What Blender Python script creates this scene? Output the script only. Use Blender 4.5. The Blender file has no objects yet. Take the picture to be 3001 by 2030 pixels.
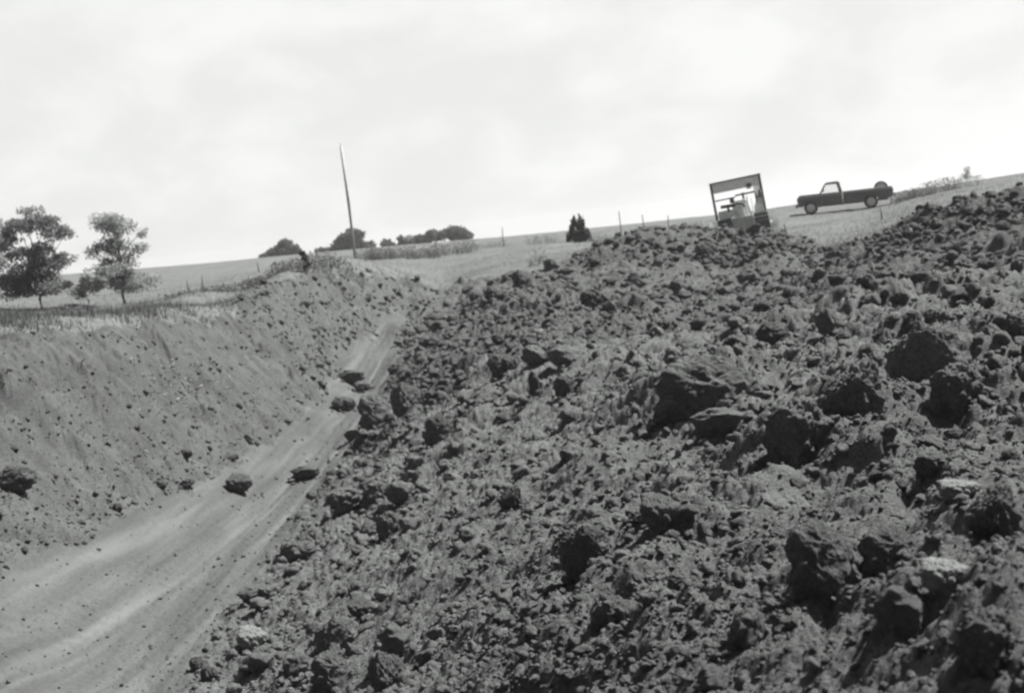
import bpy, bmesh, math, random
import numpy as np
from mathutils import Vector, Matrix, Euler

random.seed(7)
rng = np.random.default_rng(7)
C = bpy.context.scene.collection
scn = bpy.context.scene

# ------------------------------------------------------------------ camera
W, HGT, FPX = 3001.0, 2030.0, 3534.0       # size and focal length of the photograph in its own pixels
ROLL, PITCH = math.radians(6.2), math.radians(5.46)
cam_d = bpy.data.cameras.new('camera')
cam = bpy.data.objects.new('camera', cam_d); C.objects.link(cam)
cam_d.sensor_width = 36.0
cam_d.lens = 36.0 * FPX / W
cam_d.clip_start = 0.1; cam_d.clip_end = 8000
cam_d.dof.use_dof = True
cam_d.dof.focus_distance = 9.0
cam_d.dof.aperture_fstop = 2.9
cam.rotation_euler = (Matrix.Rotation(math.pi/2 - PITCH, 4, 'X') @ Matrix.Rotation(-ROLL, 4, 'Z')).to_euler()
scn.camera = cam

# ------------------------------------------------------------------ sun and sky
SUN_AZ, SUN_EL = math.radians(68), math.radians(56)
sdir = Vector((math.sin(SUN_AZ)*math.cos(SUN_EL), math.cos(SUN_AZ)*math.cos(SUN_EL), math.sin(SUN_EL)))
sun_d = bpy.data.lights.new('sun', 'SUN'); sun = bpy.data.objects.new('sun', sun_d); C.objects.link(sun)
sun_d.energy = 5.0; sun_d.angle = math.radians(0.6); sun_d.color = (1.0, 0.99, 0.975)
sun.rotation_euler = sdir.to_track_quat('Z', 'Y').to_euler()

world = bpy.data.worlds.new('World'); scn.world = world; world.use_nodes = True
nt = world.node_tree; nt.nodes.clear()
def N(nt, t, **kw):
    n = nt.nodes.new(t)
    for k, v in kw.items():
        if k.startswith('i_'): n.inputs[k[2:].replace('_', ' ')].default_value = v
        else: setattr(n, k, v)
    return n
def L(nt, a, b): nt.links.new(a, b)
sky = N(nt, 'ShaderNodeTexSky', sky_type='NISHITA', sun_disc=False, sun_elevation=SUN_EL, sun_rotation=SUN_AZ)
sky.air_density = 1.0; sky.dust_density = 2.0
bw = N(nt, 'ShaderNodeRGBToBW'); L(nt, sky.outputs[0], bw.inputs[0])
tc = N(nt, 'ShaderNodeTexCoord')
sep = N(nt, 'ShaderNodeSeparateXYZ'); L(nt, tc.outputs['Generated'], sep.inputs[0])
zz = N(nt, 'ShaderNodeMath', operation='MAXIMUM'); L(nt, sep.outputs[2], zz.inputs[0]); zz.inputs[1].default_value = 0.0
za = N(nt, 'ShaderNodeMath', operation='ADD'); L(nt, zz.outputs[0], za.inputs[0]); za.inputs[1].default_value = 0.55
inv = N(nt, 'ShaderNodeMath', operation='DIVIDE'); inv.inputs[0].default_value = 1.0; L(nt, za.outputs[0], inv.inputs[1])
vs = N(nt, 'ShaderNodeVectorMath', operation='SCALE'); L(nt, tc.outputs['Generated'], vs.inputs[0]); L(nt, inv.outputs[0], vs.inputs['Scale'])
cn = N(nt, 'ShaderNodeTexNoise'); L(nt, vs.outputs[0], cn.inputs['Vector'])
cn.inputs['Scale'].default_value = 5.0; cn.inputs['Detail'].default_value = 7; cn.inputs['Roughness'].default_value = 0.55; cn.inputs['Distortion'].default_value = 0.25
cr = N(nt, 'ShaderNodeMapRange', interpolation_type='SMOOTHSTEP'); L(nt, cn.outputs[0], cr.inputs[0])
cr.inputs[1].default_value = 0.36; cr.inputs[2].default_value = 0.66
# clouds: bright tops, greyer gaps, faded out in the unseen sky overhead to weaken fill
el = N(nt, 'ShaderNodeMapRange'); L(nt, zz.outputs[0], el.inputs[0]); el.inputs[1].default_value = 0.34; el.inputs[2].default_value = 0.6
el.inputs[3].default_value = 1.0; el.inputs[4].default_value = 0.05
cb = N(nt, 'ShaderNodeMapRange'); L(nt, cr.outputs[0], cb.inputs[0]); cb.inputs[3].default_value = 8.05; cb.inputs[4].default_value = 9.2
mixf = N(nt, 'ShaderNodeMath', operation='MULTIPLY'); L(nt, el.outputs[0], mixf.inputs[0]); mixf.inputs[1].default_value = 0.94
# bright cloud ahead; unseen sky behind is dimmed, made up to cut shadow fill
dt = N(nt, 'ShaderNodeVectorMath', operation='DOT_PRODUCT'); L(nt, tc.outputs['Generated'], dt.inputs[0]); dt.inputs[1].default_value = (0.25, 0.968, 0.0)
sg = N(nt, 'ShaderNodeMapRange', interpolation_type='SMOOTHSTEP'); L(nt, dt.outputs['Value'], sg.inputs[0]); sg.inputs[1].default_value = -0.15; sg.inputs[2].default_value = 0.55
sg.inputs[3].default_value = 0.05; sg.inputs[4].default_value = 1.0
cg = N(nt, 'ShaderNodeMath', operation='MULTIPLY'); L(nt, cb.outputs[0], cg.inputs[0]); L(nt, sg.outputs[0], cg.inputs[1])
mx = N(nt, 'ShaderNodeMix', data_type='FLOAT'); L(nt, mixf.outputs[0], mx.inputs[0]); L(nt, bw.outputs[0], mx.inputs[2]); L(nt, cg.outputs[0], mx.inputs[3])
tint = N(nt, 'ShaderNodeVectorMath', operation='SCALE'); tint.inputs[0].default_value = (0.99, 1.0, 0.985); L(nt, mx.outputs[0], tint.inputs['Scale'])
bg = N(nt, 'ShaderNodeBackground'); L(nt, tint.outputs[0], bg.inputs[0]); bg.inputs[1].default_value = 0.05
wo = N(nt, 'ShaderNodeOutputWorld'); L(nt, bg.outputs[0], wo.inputs[0])

scn.view_settings.view_transform = 'Standard'; scn.view_settings.look = 'None'
scn.view_settings.exposure = 1.1; scn.view_settings.gamma = 1.0
try:
    scn.cycles.filter_width = 2.4
except Exception: pass

# ------------------------------------------------------------------ helpers
def tag(o, label=None, cat=None, group=None, kind=None):
    if label: o['label'] = label
    if cat: o['category'] = cat
    if group: o['group'] = group
    if kind: o['kind'] = kind
    return o
def empty(name, loc, rot=(0, 0, 0)):
    o = bpy.data.objects.new(name, None); C.objects.link(o)
    o.empty_display_size = 0.3; o.location = loc; o.rotation_euler = rot
    return o
def mesh_np(name, V, F, mat=None, smooth=True, parent=None, attrs=None):
    """V (n,3), F (m,3|4) -> ONE mesh object"""
    V = np.asarray(V, np.float32); F = np.asarray(F, np.int32)
    me = bpy.data.meshes.new(name)
    k = F.shape[1]
    me.vertices.add(len(V)); me.vertices.foreach_set('co', V.ravel())
    me.loops.add(F.size); me.loops.foreach_set('vertex_index', F.ravel())
    me.polygons.add(len(F)); me.polygons.foreach_set('loop_start', np.arange(len(F), dtype=np.int32)*k)
    if smooth: me.polygons.foreach_set('use_smooth', np.ones(len(F), dtype=bool))
    if attrs:
        for an, av in attrs.items():
            a = me.attributes.new(an, 'FLOAT', 'POINT'); a.data.foreach_set('value', np.asarray(av, np.float32))
    me.update(calc_edges=True); me.validate()
    if mat: me.materials.append(mat)
    o = bpy.data.objects.new(name, me); C.objects.link(o)
    if parent: o.parent = parent
    return o
def from_bm(name, bm, mat, parent=None, smooth=False, bevel=0.0):
    bmesh.ops.recalc_face_normals(bm, faces=bm.faces)
    me = bpy.data.meshes.new(name); bm.to_mesh(me); bm.free()
    if smooth: me.polygons.foreach_set('use_smooth', np.ones(len(me.polygons), dtype=bool))
    me.materials.append(mat)
    o = bpy.data.objects.new(name, me); C.objects.link(o)
    if parent: o.parent = parent
    if bevel:
        m = o.modifiers.new('bevel', 'BEVEL'); m.width = bevel; m.segments = 2; m.limit_method = 'ANGLE'
    return o
def bx(bm, x0, x1, y0, y1, z0, z1, M=None):
    vs = [bm.verts.new(Vector(p)) for p in [(x0,y0,z0),(x1,y0,z0),(x1,y1,z0),(x0,y1,z0),(x0,y0,z1),(x1,y0,z1),(x1,y1,z1),(x0,y1,z1)]]
    for f in [(0,3,2,1),(4,5,6,7),(0,1,5,4),(1,2,6,5),(2,3,7,6),(3,0,4,7)]: bm.faces.new([vs[i] for i in f])
    if M: bmesh.ops.transform(bm, matrix=M, verts=vs)
    return vs
def tube(bm, pts, radii, n=8):
    pts = [Vector(p) for p in pts]; rings = []
    for i, p in enumerate(pts):
        t = (pts[min(i+1, len(pts)-1)] - pts[max(i-1, 0)]).normalized()
        a = t.cross(Vector((0, 0, 1)))
        if a.length < 1e-3: a = Vector((1, 0, 0))
        a.normalize(); b = t.cross(a)
        r = radii[i] if hasattr(radii, '__len__') else radii
        rings.append([bm.verts.new(p + (a*math.cos(q*2*math.pi/n) + b*math.sin(q*2*math.pi/n))*r) for q in range(n)])
    for i in range(len(rings)-1):
        for q in range(n):
            bm.faces.new((rings[i][q], rings[i][(q+1) % n], rings[i+1][(q+1) % n], rings[i+1][q]))
    bm.faces.new(rings[0][::-1]); bm.faces.new(rings[-1])
def prism_xz(bm, poly, y0, y1):
    a = [bm.verts.new((x, y0, z)) for x, z in poly]; b = [bm.verts.new((x, y1, z)) for x, z in poly]
    n = len(poly)
    f1 = bm.faces.new(a); f2 = bm.faces.new(b[::-1])
    for i in range(n): bm.faces.new((a[i], b[i], b[(i+1) % n], a[(i+1) % n]))
    bmesh.ops.triangulate(bm, faces=[f1, f2])
def disc_y(bm, cx, cz, y0, y1, prof, n=28):
    """lathe about a Y axis: prof = [(radius, y fraction)]"""
    rings = []
    for r, t in prof:
        y = y0 + (y1-y0)*t
        rings.append([bm.verts.new((cx + r*math.cos(a*2*math.pi/n), y, cz + r*math.sin(a*2*math.pi/n))) for a in range(n)])
    for i in range(len(rings)-1):
        for a in range(n): bm.faces.new((rings[i][a], rings[i][(a+1) % n], rings[i+1][(a+1) % n], rings[i+1][a]))
    bm.faces.new(rings[0][::-1]); bm.faces.new(rings[-1])

# ------------------------------------------------------------------ numpy noise
def _h(i, j, s):
    n = (i*374761393 + j*668265263 + s*974711) & 0xffffffff
    n = ((n ^ (n >> 13))*1274126177) & 0xffffffff
    n = ((n ^ (n >> 16))*2246822519) & 0xffffffff
    return ((n ^ (n >> 15)) & 0xffffff)/float(0x1000000)
def vnoise(x, y, s=0):
    xi = np.floor(x).astype(np.int64); yi = np.floor(y).astype(np.int64)
    u = x-xi; v = y-yi; u = u*u*u*(u*(u*6-15)+10); v = v*v*v*(v*(v*6-15)+10)
    a = _h(xi, yi, s); b = _h(xi+1, yi, s); c = _h(xi, yi+1, s); d = _h(xi+1, yi+1, s)
    return (a*(1-u)+b*u)*(1-v) + (c*(1-u)+d*u)*v
def fbm(x, y, s=0, o=4, g=0.5):
    t = 0; a = 1; w = 0
    for k in range(o):
        t = t + a*(vnoise(x*2**k+17*k, y*2**k-9*k, s+k)-0.5); w += a; a *= g
    return t/w*2
def lumps(x, y, s, keep=0.8):
    """rounded lumps, one at most per unit cell; 0..1"""
    xi = np.floor(x).astype(np.int64); yi = np.floor(y).astype(np.int64)
    out = np.zeros_like(x)
    for di in (-1, 0, 1):
        for dj in (-1, 0, 1):
            I = xi+di; J = yi+dj
            px = I + 0.1 + 0.8*_h(I, J, s); py = J + 0.1 + 0.8*_h(I, J, s+1)
            r = 0.28 + 0.42*_h(I, J, s+2)**1.5; on = _h(I, J, s+3) < keep
            ang = _h(I, J, s+4)*6.283; e = 0.75+0.5*_h(I, J, s+5)
            dx = x-px; dy = y-py; ca = np.cos(ang); sa = np.sin(ang)
            q = ((dx*ca+dy*sa)/(r*e))**2 + ((-dx*sa+dy*ca)/(r/e))**2
            hgt = np.where(on & (q < 1), np.sqrt(np.maximum(1-q, 0))*r*1.6, 0)
            out = np.maximum(out, hgt)
    return out
def _h3(i, j, k, s): return _h(i + k*1013, j + k*7919, s)
def noise3(P, s=0):
    I = np.floor(P).astype(np.int64); F = P-I; F = F*F*(3-2*F)
    r = 0
    for a in (0, 1):
        for b in (0, 1):
            for c in (0, 1):
                w = (F[:, 0] if a else 1-F[:, 0])*(F[:, 1] if b else 1-F[:, 1])*(F[:, 2] if c else 1-F[:, 2])
                r = r + w*_h3(I[:, 0]+a, I[:, 1]+b, I[:, 2]+c, s)
    return r-0.5

# ------------------------------------------------------------------ viewing rays -> points of the place
cR, sR, cP, sP = math.cos(ROLL), math.sin(ROLL), math.cos(PITCH), math.sin(PITCH)
def ray(px, py):
    u = (px-W/2)/FPX; v = -(py-HGT/2)/FPX
    a = u*cR + v*sR; b = -u*sR + v*cR
    return a, cP + b*sP, -sP + b*cP
def P(px, py, d):
    x, y, z = ray(px, py); h = math.hypot(x, y); return Vector((x/h*d, y/h*d, z/h*d))
def horizon_y(px):
    u = (px-W/2)/FPX; v = (math.tan(PITCH) + u*sR)/cR; return HGT/2 - v*FPX
def Cz(px, z, d):
    x, y, _ = ray(px, horizon_y(px)); h = math.hypot(x, y); return Vector((x/h*d, y/h*d, z))
def al(p): return (math.atan2(p.x, p.y), math.log(math.hypot(p.x, p.y)))

# ------------------------------------------------------------------ survey of the ground (photo x, photo y, metres away)
toeL = [(-700,2000,13),(-300,1830,14.2),(0,1690,15.5),(300,1560,18),(670,1400,22.5),(850,1280,26.5),(950,1180,30),(1000,1060,35.5),(1120,965,42),(1200,905,46)]
toeR = [(420,2200,11),(520,2060,12),(575,1980,12.6),(640,1850,14),(760,1700,16),(850,1560,18.5),(960,1420,21.5),(1050,1290,25),(1110,1190,29),(1180,1060,34.5),(1225,970,40.5),(1290,895,46)]
floor_end = [(1340,845,51),(1240,850,51.5)]
rimL = [(-700,1010,19),(-300,990,20.5),(0,985,22),(130,990,22.5),(250,1003,23),(330,968,24.5),(480,945,27),(620,955,29),(690,920,31.5),(745,850,35),(850,805,38),(930,795,40),(1000,835,42),(1085,840,45),(1200,812,50)]
slope_top = [(1350,828,50),(1450,822,47.5),(1550,811,46),(1650,794,45)]
heap_top = [(1665,790,44.5),(1745,730,45),(1825,686,45.5),(1950,667,46),(2050,668,46),(2150,676,46),(2250,682,46),(2312,712,45)]
ridge = [(2400,736,42),(2480,734,38.5),(2600,686,36),(2750,622,34),(2880,584,33),(3001,560,32),(3300,500,31)]
heap_base = [(1720,800,42),(1900,795,41),(2100,785,40.5),(2300,762,40)]
interior = [
 (100,1250,19.3),(400,1200,22),(650,1150,25.7),(850,1050,31),(950,960,36),(1100,890,43),(200,1420,19),(-300,1350,17),(550,1300,23),
 (1180,960,41.5),(-200,2030,12.6),(0,1900,13.5),
 (1400,900,36),(1600,880,33),(1800,880,31),(2050,880,29),(2300,850,28),(2550,800,27),(2800,720,27),(3000,680,26),(3300,620,25),
 (1300,1020,28),(1500,1000,25),(1750,1000,22),(2000,1000,19.5),(2300,950,18.5),(2600,900,17.5),(2900,850,16.5),(3300,800,16),
 (1220,1200,23.5),(1350,1180,22),(1600,1150,18.8),(1850,1150,15.5),(2100,1150,13),(2400,1120,12.2),(2700,1080,11.5),(3000,1040,11),(3300,1000,11),
 (1080,1400,19.7),(1200,1380,18.5),(1450,1350,15.6),(1700,1350,13),(1950,1330,10.8),(2200,1300,9.5),(2500,1270,8.9),(2800,1240,8.3),(3000,1220,8),(3400,1180,8),
 (1000,1620,15.6),(1250,1600,13),(1500,1600,10.6),(1800,1580,8.5),(2100,1550,7.2),(2400,1530,6.4),(2700,1500,6),(3000,1480,5.8),(3400,1440,5.6),
 (800,1850,13.3),(1000,1850,11.8),(1300,1850,9.2),(1600,1850,7),(1900,1830,5.8),(2200,1800,5),(2500,1780,4.6),(2800,1750,4.4),(3100,1730,4.2),
 (700,2060,11.7),(900,2060,10.2),(1200,2060,8),(1500,2060,6.2),(1800,2060,5),(2200,2060,4.1),(2600,2060,3.6),(3000,2060,3.3)]
field_pts = [(700,856,46),(780,834,46),(650,882,40),(560,872,46),(620,902,36),(500,906,34),(850,800,52),(125,914,48),(370,898,48),(0,922,46),(250,905,48),(100,950,30),(300,945,31),(0,945,30),(-300,950,40),(560,880,46),(300,900,36),(600,850,42),(900,775,60),(200,880,52),(0,900,50),(450,860,55),(700,810,62),(1000,770,85),(1250,770,62),(1450,760,58),(1650,720,60),
 (435,784,150),(0,815,150),(-400,850,150),(800,752,150),(1100,725,150),(1400,700,140),(1750,666,130),(2000,640,110),(2330,603,86),(2500,580,86),(2650,562,88),(2850,533,90),(3001,508,92),(3400,460,92),
 (2400,692,48),(2400,660,56),(2380,629,73),(2460,620,73),(2552,610,73),(2460,632,66),(2600,643,52),(2700,592,58),(2750,572,68),(2900,545,60),(3100,515,60),
 (430,850,80),(800,800,80),(1400,720,95),(1700,690,90)]
def dense(line, k=4):
    q = [P(*p) for p in line]; o = []
    for a, b in zip(q[:-1], q[1:]): o += [a.lerp(b, t/k) for t in range(k)]
    return o + [q[-1]]
ctrl = [p for ln in (toeL, toeR, rimL, slope_top, heap_top, ridge) for p in dense(ln)]
ctrl += [P(*q) for q in floor_end+heap_base+interior+field_pts]
ctrl += [Cz(1800,-1.35,54), Cz(1950,-1.35,52), Cz(2150,-1.35,51), Cz(2250,-1.35,50), Cz(2320,-1.4,49), Cz(1650,-1.3,52), Cz(3001,-1.1,40), Cz(2700,-1.15,43)]
ctrl += [Cz(px, -1.62, 2.0) for px in (-200, 500, 1200, 1900, 2600, 3300)] + [Cz(px, -2.4, 5) for px in (-400, 300)] + [Cz(px, -3.6, 9) for px in (-400, 200)]
ctrl += [Cz(px, z, 1.2*200) for px, z in ((-300, -0.6), (500, -0.6), (1200, -1), (2000, -3), (3000, -4))]

# polar grid
az_f = np.arange(-0.52, 0.5201, 0.00095)
out = 0.52 + (math.pi-0.52)*(np.linspace(0, 1, 61)[1:]**1.8)
AZ = np.concatenate([-out[::-1][1:], az_f, out])      # -pi is the same line as +pi
LD = np.concatenate([np.linspace(math.log(0.5), math.log(2.5), 40)[:-1], np.linspace(math.log(2.5), math.log(60), 1050)[:-1],
                     np.linspace(math.log(60), math.log(170), 150)[:-1], np.linspace(math.log(170), math.log(1500), 30)])
nA, nD = len(AZ), len(LD)
KS = 0.22
Q = np.array([al(p) for p in ctrl]); Zc = np.array([p.z for p in ctrl])
Qs = Q*np.array([1, KS])
def kern(A, B): return np.sqrt(((A[:, None, :]-B[None, :, :])**2).sum(-1) + 1e-5)
n = len(Qs); K = -kern(Qs, Qs) - np.eye(n)*0.004
Pm = np.c_[np.ones(n), Qs]
S = np.block([[K, Pm], [Pm.T, np.zeros((3, 3))]])
w = np.linalg.solve(S, np.r_[Zc, np.zeros(3)])
ca = np.linspace(-0.66, 0.66, 200); cl = np.linspace(math.log(1.5), math.log(245), 330)
gA, gL = np.meshgrid(ca, cl)
G = np.c_[gA.ravel(), gL.ravel()*KS]
base = np.concatenate([(-kern(G[i:i+8000], Qs)) @ w[:n] for i in range(0, len(G), 8000)]) + w[n] + G @ w[n+1:]
base = base.reshape(gA.shape)
for _ in range(11):
    base[1:-1, 1:-1] = (base[1:-1, 1:-1]*4 + base[:-2, 1:-1] + base[2:, 1:-1] + base[1:-1, :-2] + base[1:-1, 2:])/8
def bil(gridz, xs, ys, x, y):
    fx = np.clip(np.interp(x, xs, np.arange(len(xs))), 0, len(xs)-1.001); fy = np.clip(np.interp(y, ys, np.arange(len(ys))), 0, len(ys)-1.001)
    ix = fx.astype(int); iy = fy.astype(int); u = fx-ix; v = fy-iy
    return (gridz[iy, ix]*(1-u)+gridz[iy, ix+1]*u)*(1-v) + (gridz[iy+1, ix]*(1-u)+gridz[iy+1, ix+1]*u)*v
MA, ML = np.meshgrid(AZ, LD)
D = np.exp(ML); X = D*np.sin(MA); Y = D*np.cos(MA)
Z = bil(base, ca, cl, np.clip(MA, -0.66, 0.66), np.clip(ML, cl[0], cl[-1]))
sm = lambda a, b, t: (lambda q: q*q*(3-2*q))(np.clip((t-a)/(b-a), 0, 1))
fs = sm(0.62, 1.5, np.abs(MA)); Z = Z*(1-fs) + (-1.55)*fs
fd = sm(math.log(200), math.log(1300), ML); Z = Z*(1-fd) + (-9.0)*fd

# zones of the ground (polygons in plan)
def inpoly(poly, x, y):
    c = np.zeros(x.shape, bool); j = len(poly)-1
    for i in range(len(poly)):
        xi, yi = poly[i]; xj, yj = poly[j]
        cond = ((yi > y) != (yj > y)) & (x < (xj-xi)*(y-yi)/((yj-yi)+1e-12) + xi)
        c ^= cond; j = i
    return c
A_ = lambda q, k=1.0: [(al(P(a, b, d))[0], math.log(d*k)) for a, b, d in q]
jx = MA + (0.5/D)*(fbm(X*1.6, Y*1.6, 51, 4))*0.45*(1 + 1.6*sm(30, 42, D)); jy = ML + (0.5/D)*fbm(X*1.6+40, Y*1.6, 57, 4)*0.5
poly_floor = A_(toeL) + A_([(1235,880,47)]) + A_([(1160,1000,39.5)]) + A_([q for q in toeR[::-1] if q[2] < 36])
poly_bank = A_(rimL, 1.02) + A_([(1240,850,51.5)]) + A_(toeL[::-1])
poly_slope = A_(toeR) + A_([(1340,845,51)]) + A_(slope_top, 1.03) + A_(heap_top, 1.08) + A_(ridge, 1.07) + [(1.3, math.log(30)), (1.3, math.log(0.3)), (-1.3, math.log(0.3)), (-1.3, math.log(6))]
poly_heap = A_(heap_base[::-1]) + A_(heap_top, 1.08) + A_([(2345,725,42)])
zone = np.zeros(MA.shape, np.int8)
zone[inpoly(poly_slope, jx, jy)] = 3
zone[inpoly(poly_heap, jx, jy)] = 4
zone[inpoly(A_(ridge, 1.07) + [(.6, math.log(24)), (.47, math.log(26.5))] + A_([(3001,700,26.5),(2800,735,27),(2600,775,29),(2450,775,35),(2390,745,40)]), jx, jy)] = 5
zone[inpoly(poly_bank, jx, jy)] = 1
zone[inpoly(A_([(1085,1010,38.5)]) + A_([q for q in toeL if q[2] > 38]) + A_([(1240,850,51.5),(1340,845,51)]) + A_([q for q in toeR[::-1] if q[2] > 34]), jx, jy)] = 6
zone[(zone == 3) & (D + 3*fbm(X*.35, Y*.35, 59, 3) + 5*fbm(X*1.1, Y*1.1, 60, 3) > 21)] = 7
zone[(zone == 1) & (D + 1.5*fbm(X*.8, Y*.8, 58, 3) > 31)] = 6
zone[inpoly(poly_floor, jx, jy)] = 2
def blur(m, k):
    m = m.astype(np.float32)
    for ax in (0, 1):
        c = np.cumsum(np.insert(m, 0, 0, axis=ax), axis=ax)
        idx = np.arange(m.shape[ax]); lo = np.clip(idx-k, 0, None); hi = np.clip(idx+k+1, None, m.shape[ax])
        m = (np.take(c, hi, ax)-np.take(c, lo, ax))/((hi-lo).reshape((-1, 1) if ax == 0 else (1, -1)))
    return m
mF, mB, mL, mS, mH, mR, mP, mU = [blur(zone == k, 7) for k in range(8)]
# relief
warpx = X + 0.35*fbm(X*1.1, Y*1.1, 3, 3); warpy = Y + 0.35*fbm(X*1.1+9, Y*1.1-4, 4, 3)
big = fbm(X*0.42, Y*0.42, 11, 3)
l1 = lumps(warpx/0.95, warpy/0.95, 21, 0.55); l2 = lumps(warpx/0.42, warpy/0.42, 31, 0.75)
l3 = lumps(warpx/0.19+7, warpy/0.19, 41, 0.8); l4 = lumps(X/0.085, Y/0.085+3, 45, 0.85)
l5 = lumps(X/0.042, Y/0.042, 47, 0.85)
fin = fbm(X*9, Y*9, 61, 4, 0.6); mid = fbm(X*2.2, Y*2.2, 63, 5, 0.55)
patch = sm(-0.25, 0.35, fbm(X*0.33+5, Y*0.33, 71, 3))                      # smoother, sifted areas between lumpy ones
sifted = inpoly([al(P(*q)) for q in [(1180,1600,13.4),(1330,1440,16),(1560,1260,17.3),(1780,1130,17),(1850,1230,13.8),(1700,1420,11.8),(1480,1640,10),(1280,1780,10.3)]], MA, ML)
patch = patch*(1-0.85*blur(sifted, 22))
rough_s = (0.20*big + ((0.18+0.07*sm(8, 14, D))*l1 + 0.15*l2)*(0.30+0.70*patch) + 0.062*l3*(0.45+0.55*patch) + (0.036*l4 + 0.018*l5 + 0.022*fin)*(0.45+0.55*sm(9, 17, D)) + 0.09*mid) - 0.10
rough_b = 0.14*big + 0.08*mid + 0.07*l1*patch + (0.09*l2 + 0.06*l3)*(0.3+0.7*patch) + 0.036*l4 + 0.018*l5 + 0.03*fin - 0.05
dirx, diry = 0.06, 0.998
toeLp = sorted([(P(*q).y, P(*q).x) for q in toeL]); toeRp = sorted([(P(*q).y, P(*q).x) for q in toeR])
xl = np.polyval(np.polyfit(*zip(*toeLp), 3), np.clip(Y, 11, 47)); xr = np.polyval(np.polyfit(*zip(*toeRp), 3), np.clip(Y, 11, 47))
across = (X-xl)/np.maximum(xr-xl, .5)
lat = X*diry - Y*dirx                                                      # metres across the pit floor
rut = 0.02*fbm(lat*2.6, (X*dirx+Y*diry)*0.16, 83, 4)
cleat = np.sin((X*dirx+Y*diry)*21 + across*2.5)*np.exp(-((across-.33)/.16)**2)*(Y < 16.5)*np.clip(fbm(X*.9, Y*.9, 87, 2)+.35, 0, 1)
rut = rut - 0.018*np.exp(-((across-.49)/.035)**2) - 0.014*np.exp(-((across-.10)/.04)**2) - 0.02*np.exp(-((across-.80)/.04)**2) + 0.02*cleat
rough_l = 0.01*big + rut + 0.010*fin + 0.012*l3*(l3 > 0.5) + 0.006*l5
rough_f = 0.10*fbm(X*0.35, Y*0.35, 91, 3) + 0.04*mid
farb = sm(26, 31, D)                                                       # the far end of the bank is a lumpy pile
# hollows left between the big clods (photo x, y, width)
def base_hit(px, py):
    x, y, z = ray(px, py); h = math.hypot(x, y); ds = np.exp(np.linspace(math.log(2.5), math.log(60), 900))
    g = bil(Z, AZ, LD, np.full(900, math.atan2(x, y)), np.log(ds)); b = np.nonzero(z/h*ds <= g)[0]
    return (x/h*ds[b[0]], y/h*ds[b[0]], ds[b[0]])
for px, py, w_ in [(1915,1300,170),(2010,1235,150),(2120,1275,130),(2320,1330,150),(2450,1370,210),(2570,1345,150),(2610,1490,230),(2800,1520,150),(2760,1770,170),(2630,1880,150),(2900,1960,190),(2420,1740,150),
                   (1700,1710,140),(1560,1440,70),(1235,1300,80),(1480,1115,80),(1140,1895,70),(2270,985,90),(2660,985,70),(2800,1190,150),(1915,1600,110),(1800,1800,110),(2170,1900,120),(2960,1300,140),(2350,1480,120),(1885,1010,90)]:
    hx, hy, hd = base_hit(px, py); rr_ = w_/2/FPX*hd
    Z -= 0.9*rr_*np.exp(-(((X-hx)**2 + ((Y-hy)*0.8)**2)/rr_**2)**1.5)
for px, py, w_, up in [(2090,1120,340,.30), (2330,1200,230,.2), (2725,1060,240,.25), (2512,1170,220,.2), (2400,1620,220,.12), (2900,1800,260,.12), (2150,1700,260,.08), (1350,1250,200,.2), (1750,1350,260,.15), (75,1215,130,.3), (150,1200,110,.22), (20,1120,70,.2), (380,1010,110,.16), (260,1330,120,.12)]:       # bulges of the spoil and of the left bank
    hx, hy, hd = base_hit(px, py); rr_ = w_/2/FPX*hd
    Z += up*np.exp(-(((X-hx)**2 + (Y-hy)**2)/rr_**2)**1.5)
Z = Z + rough_s*(mS + mH + mR + mU*1.15) + (rough_s+0.03)*mP + (rough_b*(1-farb) + (rough_s+0.03)*farb)*mB + rough_l*mL + rough_f*mF*np.clip(1.5-D/150, 0, 1)
def ground_z(x, y):
    x = np.atleast_1d(np.asarray(x, float)); y = np.atleast_1d(np.asarray(y, float))
    return bil(Z, AZ, LD, np.arctan2(x, y), np.log(np.hypot(x, y)))
def hit(px, py, dmin=2.5, dmax=160):
    x, y, z = ray(px, py); h = math.hypot(x, y); x, y, z = x/h, y/h, z/h
    ds = np.exp(np.linspace(math.log(dmin), math.log(dmax), 1500))
    g = ground_z(x*ds, y*ds); below = np.nonzero(z*ds <= g)[0]
    d = ds[below[0]] if len(below) else dmax
    return Vector((x*d, y*d, float(ground_z(x*d, y*d)[0])))

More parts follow.
